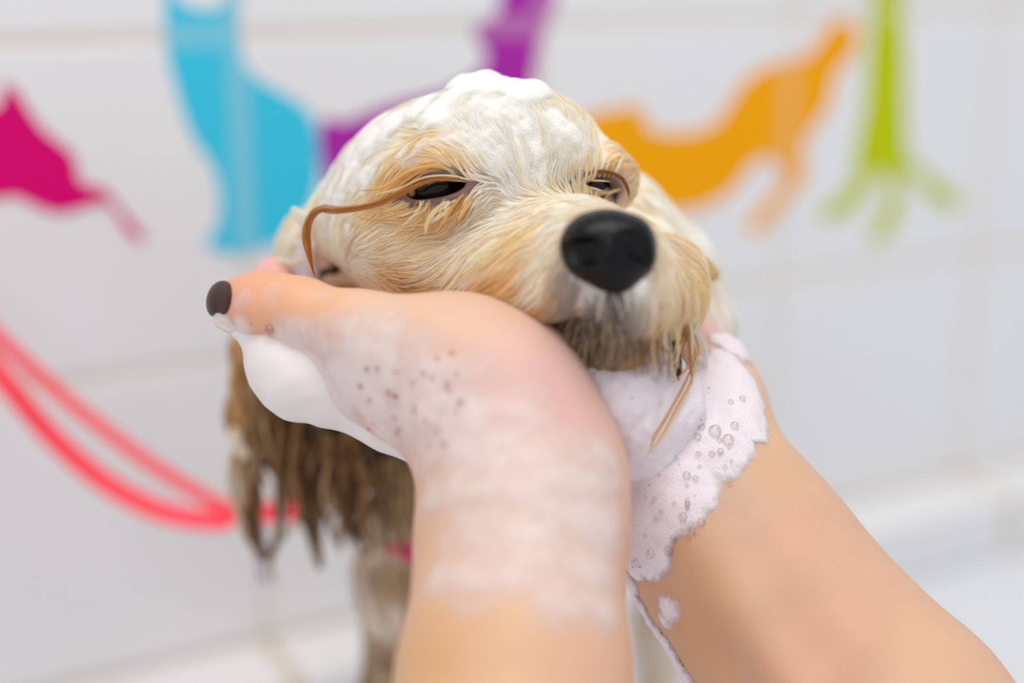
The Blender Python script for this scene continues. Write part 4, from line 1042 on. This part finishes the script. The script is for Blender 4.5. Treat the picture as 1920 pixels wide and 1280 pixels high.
# dark hairs in the ear hollow
add([(598, 518, 470), (612, 508, 468), (622, 505, 467)], 1.6, 0.8, 60, srgb(110, 84, 54), rad=0.1)
add([(618, 514, 468), (634, 500, 466), (652, 487, 466)], 1.7, 1.2, 70, srgb(92, 66, 40), rad=0.1)
# hanging ear locks
EARC = [srgb(120, 86, 52), srgb(150, 110, 68), srgb(182, 140, 92), srgb(96, 68, 44), srgb(206, 170, 126)]
def ear_lock(pts, w0, w1, n, cl, j=0):
    add([(x + rl.normal(0, j), y, d) for x, y, d in pts], w0, w1, n, cl, rad=0.11)
ear_lock([(452, 640, 512), (438, 720, 516), (450, 800, 518), (436, 880, 520), (446, 960, 524)], 2.6, 0.8, 60, srgb(222, 186, 136))
ear_lock([(440, 640, 513), (446, 700, 515), (436, 760, 518), (442, 830, 520)], 2.0, 0.6, 50, srgb(206, 160, 104))
ear_lock([(436, 800, 516), (448, 840, 514), (470, 858, 514)], 3.0, 1.6, 60, srgb(244, 232, 216))
ear_lock([(432, 850, 518), (436, 920, 520), (452, 985, 524), (462, 1030, 526)], 2.2, 0.5, 50, srgb(234, 216, 194))
ear_lock([(466, 900, 524), (466, 985, 526), (488, 1044, 528), (514, 1026, 529), (532, 960, 528)], 1.1, 0.8, 40, srgb(140, 102, 62))
ear_lock([(560, 800, 514), (566, 880, 518), (586, 960, 526), (600, 1064, 532)], 2.6, 0.5, 80, srgb(140, 104, 66))
ear_lock([(600, 790, 514), (636, 870, 520), (646, 940, 526), (658, 1022, 532)], 2.4, 0.5, 70, srgb(120, 92, 66))
ear_lock([(640, 800, 516), (676, 870, 522), (712, 915, 528), (744, 962, 534)], 2.2, 0.5, 60, srgb(160, 128, 92))
ear_lock([(640, 790, 514), (690, 850, 522), (704, 900, 526), (722, 948, 530)], 1.6, 0.6, 46, srgb(240, 230, 220))
ear_lock([(592, 770, 512), (596, 800, 513), (600, 822, 514)], 1.4, 0.8, 36, srgb(236, 228, 222))
ear_lock([(530, 930, 524), (526, 1000, 527), (510, 1056, 530), (518, 1108, 532)], 1.5, 0.4, 36, srgb(190, 172, 156))
ear_lock([(490, 1046, 530), (484, 1078, 531), (500, 1104, 532)], 2.8, 1.0, 60, srgb(240, 236, 244))
for i in range(64):
    t_ = rl.random(); x = 452 + 240 * t_; y = 650 + t_ * 150 + rl.uniform(0, 110); ln = rl.uniform(120, 230)
    cl = EARC[rl.choice(5, p=[0.3, 0.25, 0.18, 0.2, 0.07] if x > 480 else [0.1, 0.2, 0.35, 0.05, 0.3])]
    w_ = rl.normal(0, 14)
    ear_lock([(x, y, 511), (x + w_, y + ln * 0.35, 514), (x - w_ * 0.6 + rl.normal(0, 6), y + ln * 0.7, 518), (x + rl.normal(8, 16), min(y + ln, 1040), 524)], rl.uniform(0.9, 2.0), 0.3, 30, cl)
for i in range(22):
    x = rl.uniform(700, 800); y = rl.uniform(850, 960); ln = rl.uniform(70, 130); d_ = 512
    add([(x, y, d_), (x + rl.normal(4, 8), y + ln * 0.5, d_ + 1), (x + rl.normal(6, 10), y + ln, d_ + 5)], rl.uniform(1.0, 2.2), 0.3, 28, [srgb(178, 150, 108), srgb(200, 172, 132), srgb(150, 122, 84)][i % 3], rad=0.11)
for k_ in sorted({l[0].shape[1] for l in L_}):
    grp = [l for l in L_ if l[0].shape[1] == k_]
    P_ = np.concatenate([g[0] for g in grp]); R_ = np.concatenate([g[1] for g in grp]); C_ = np.concatenate([g[2] for g in grp])
    sh = P_.shape; P_ = push_out(P_.reshape(-1, 3), 0.2).reshape(sh)
    hair_obj('fur_locks', P_, R_, C_, puppy, 'separate wet strands of fur')
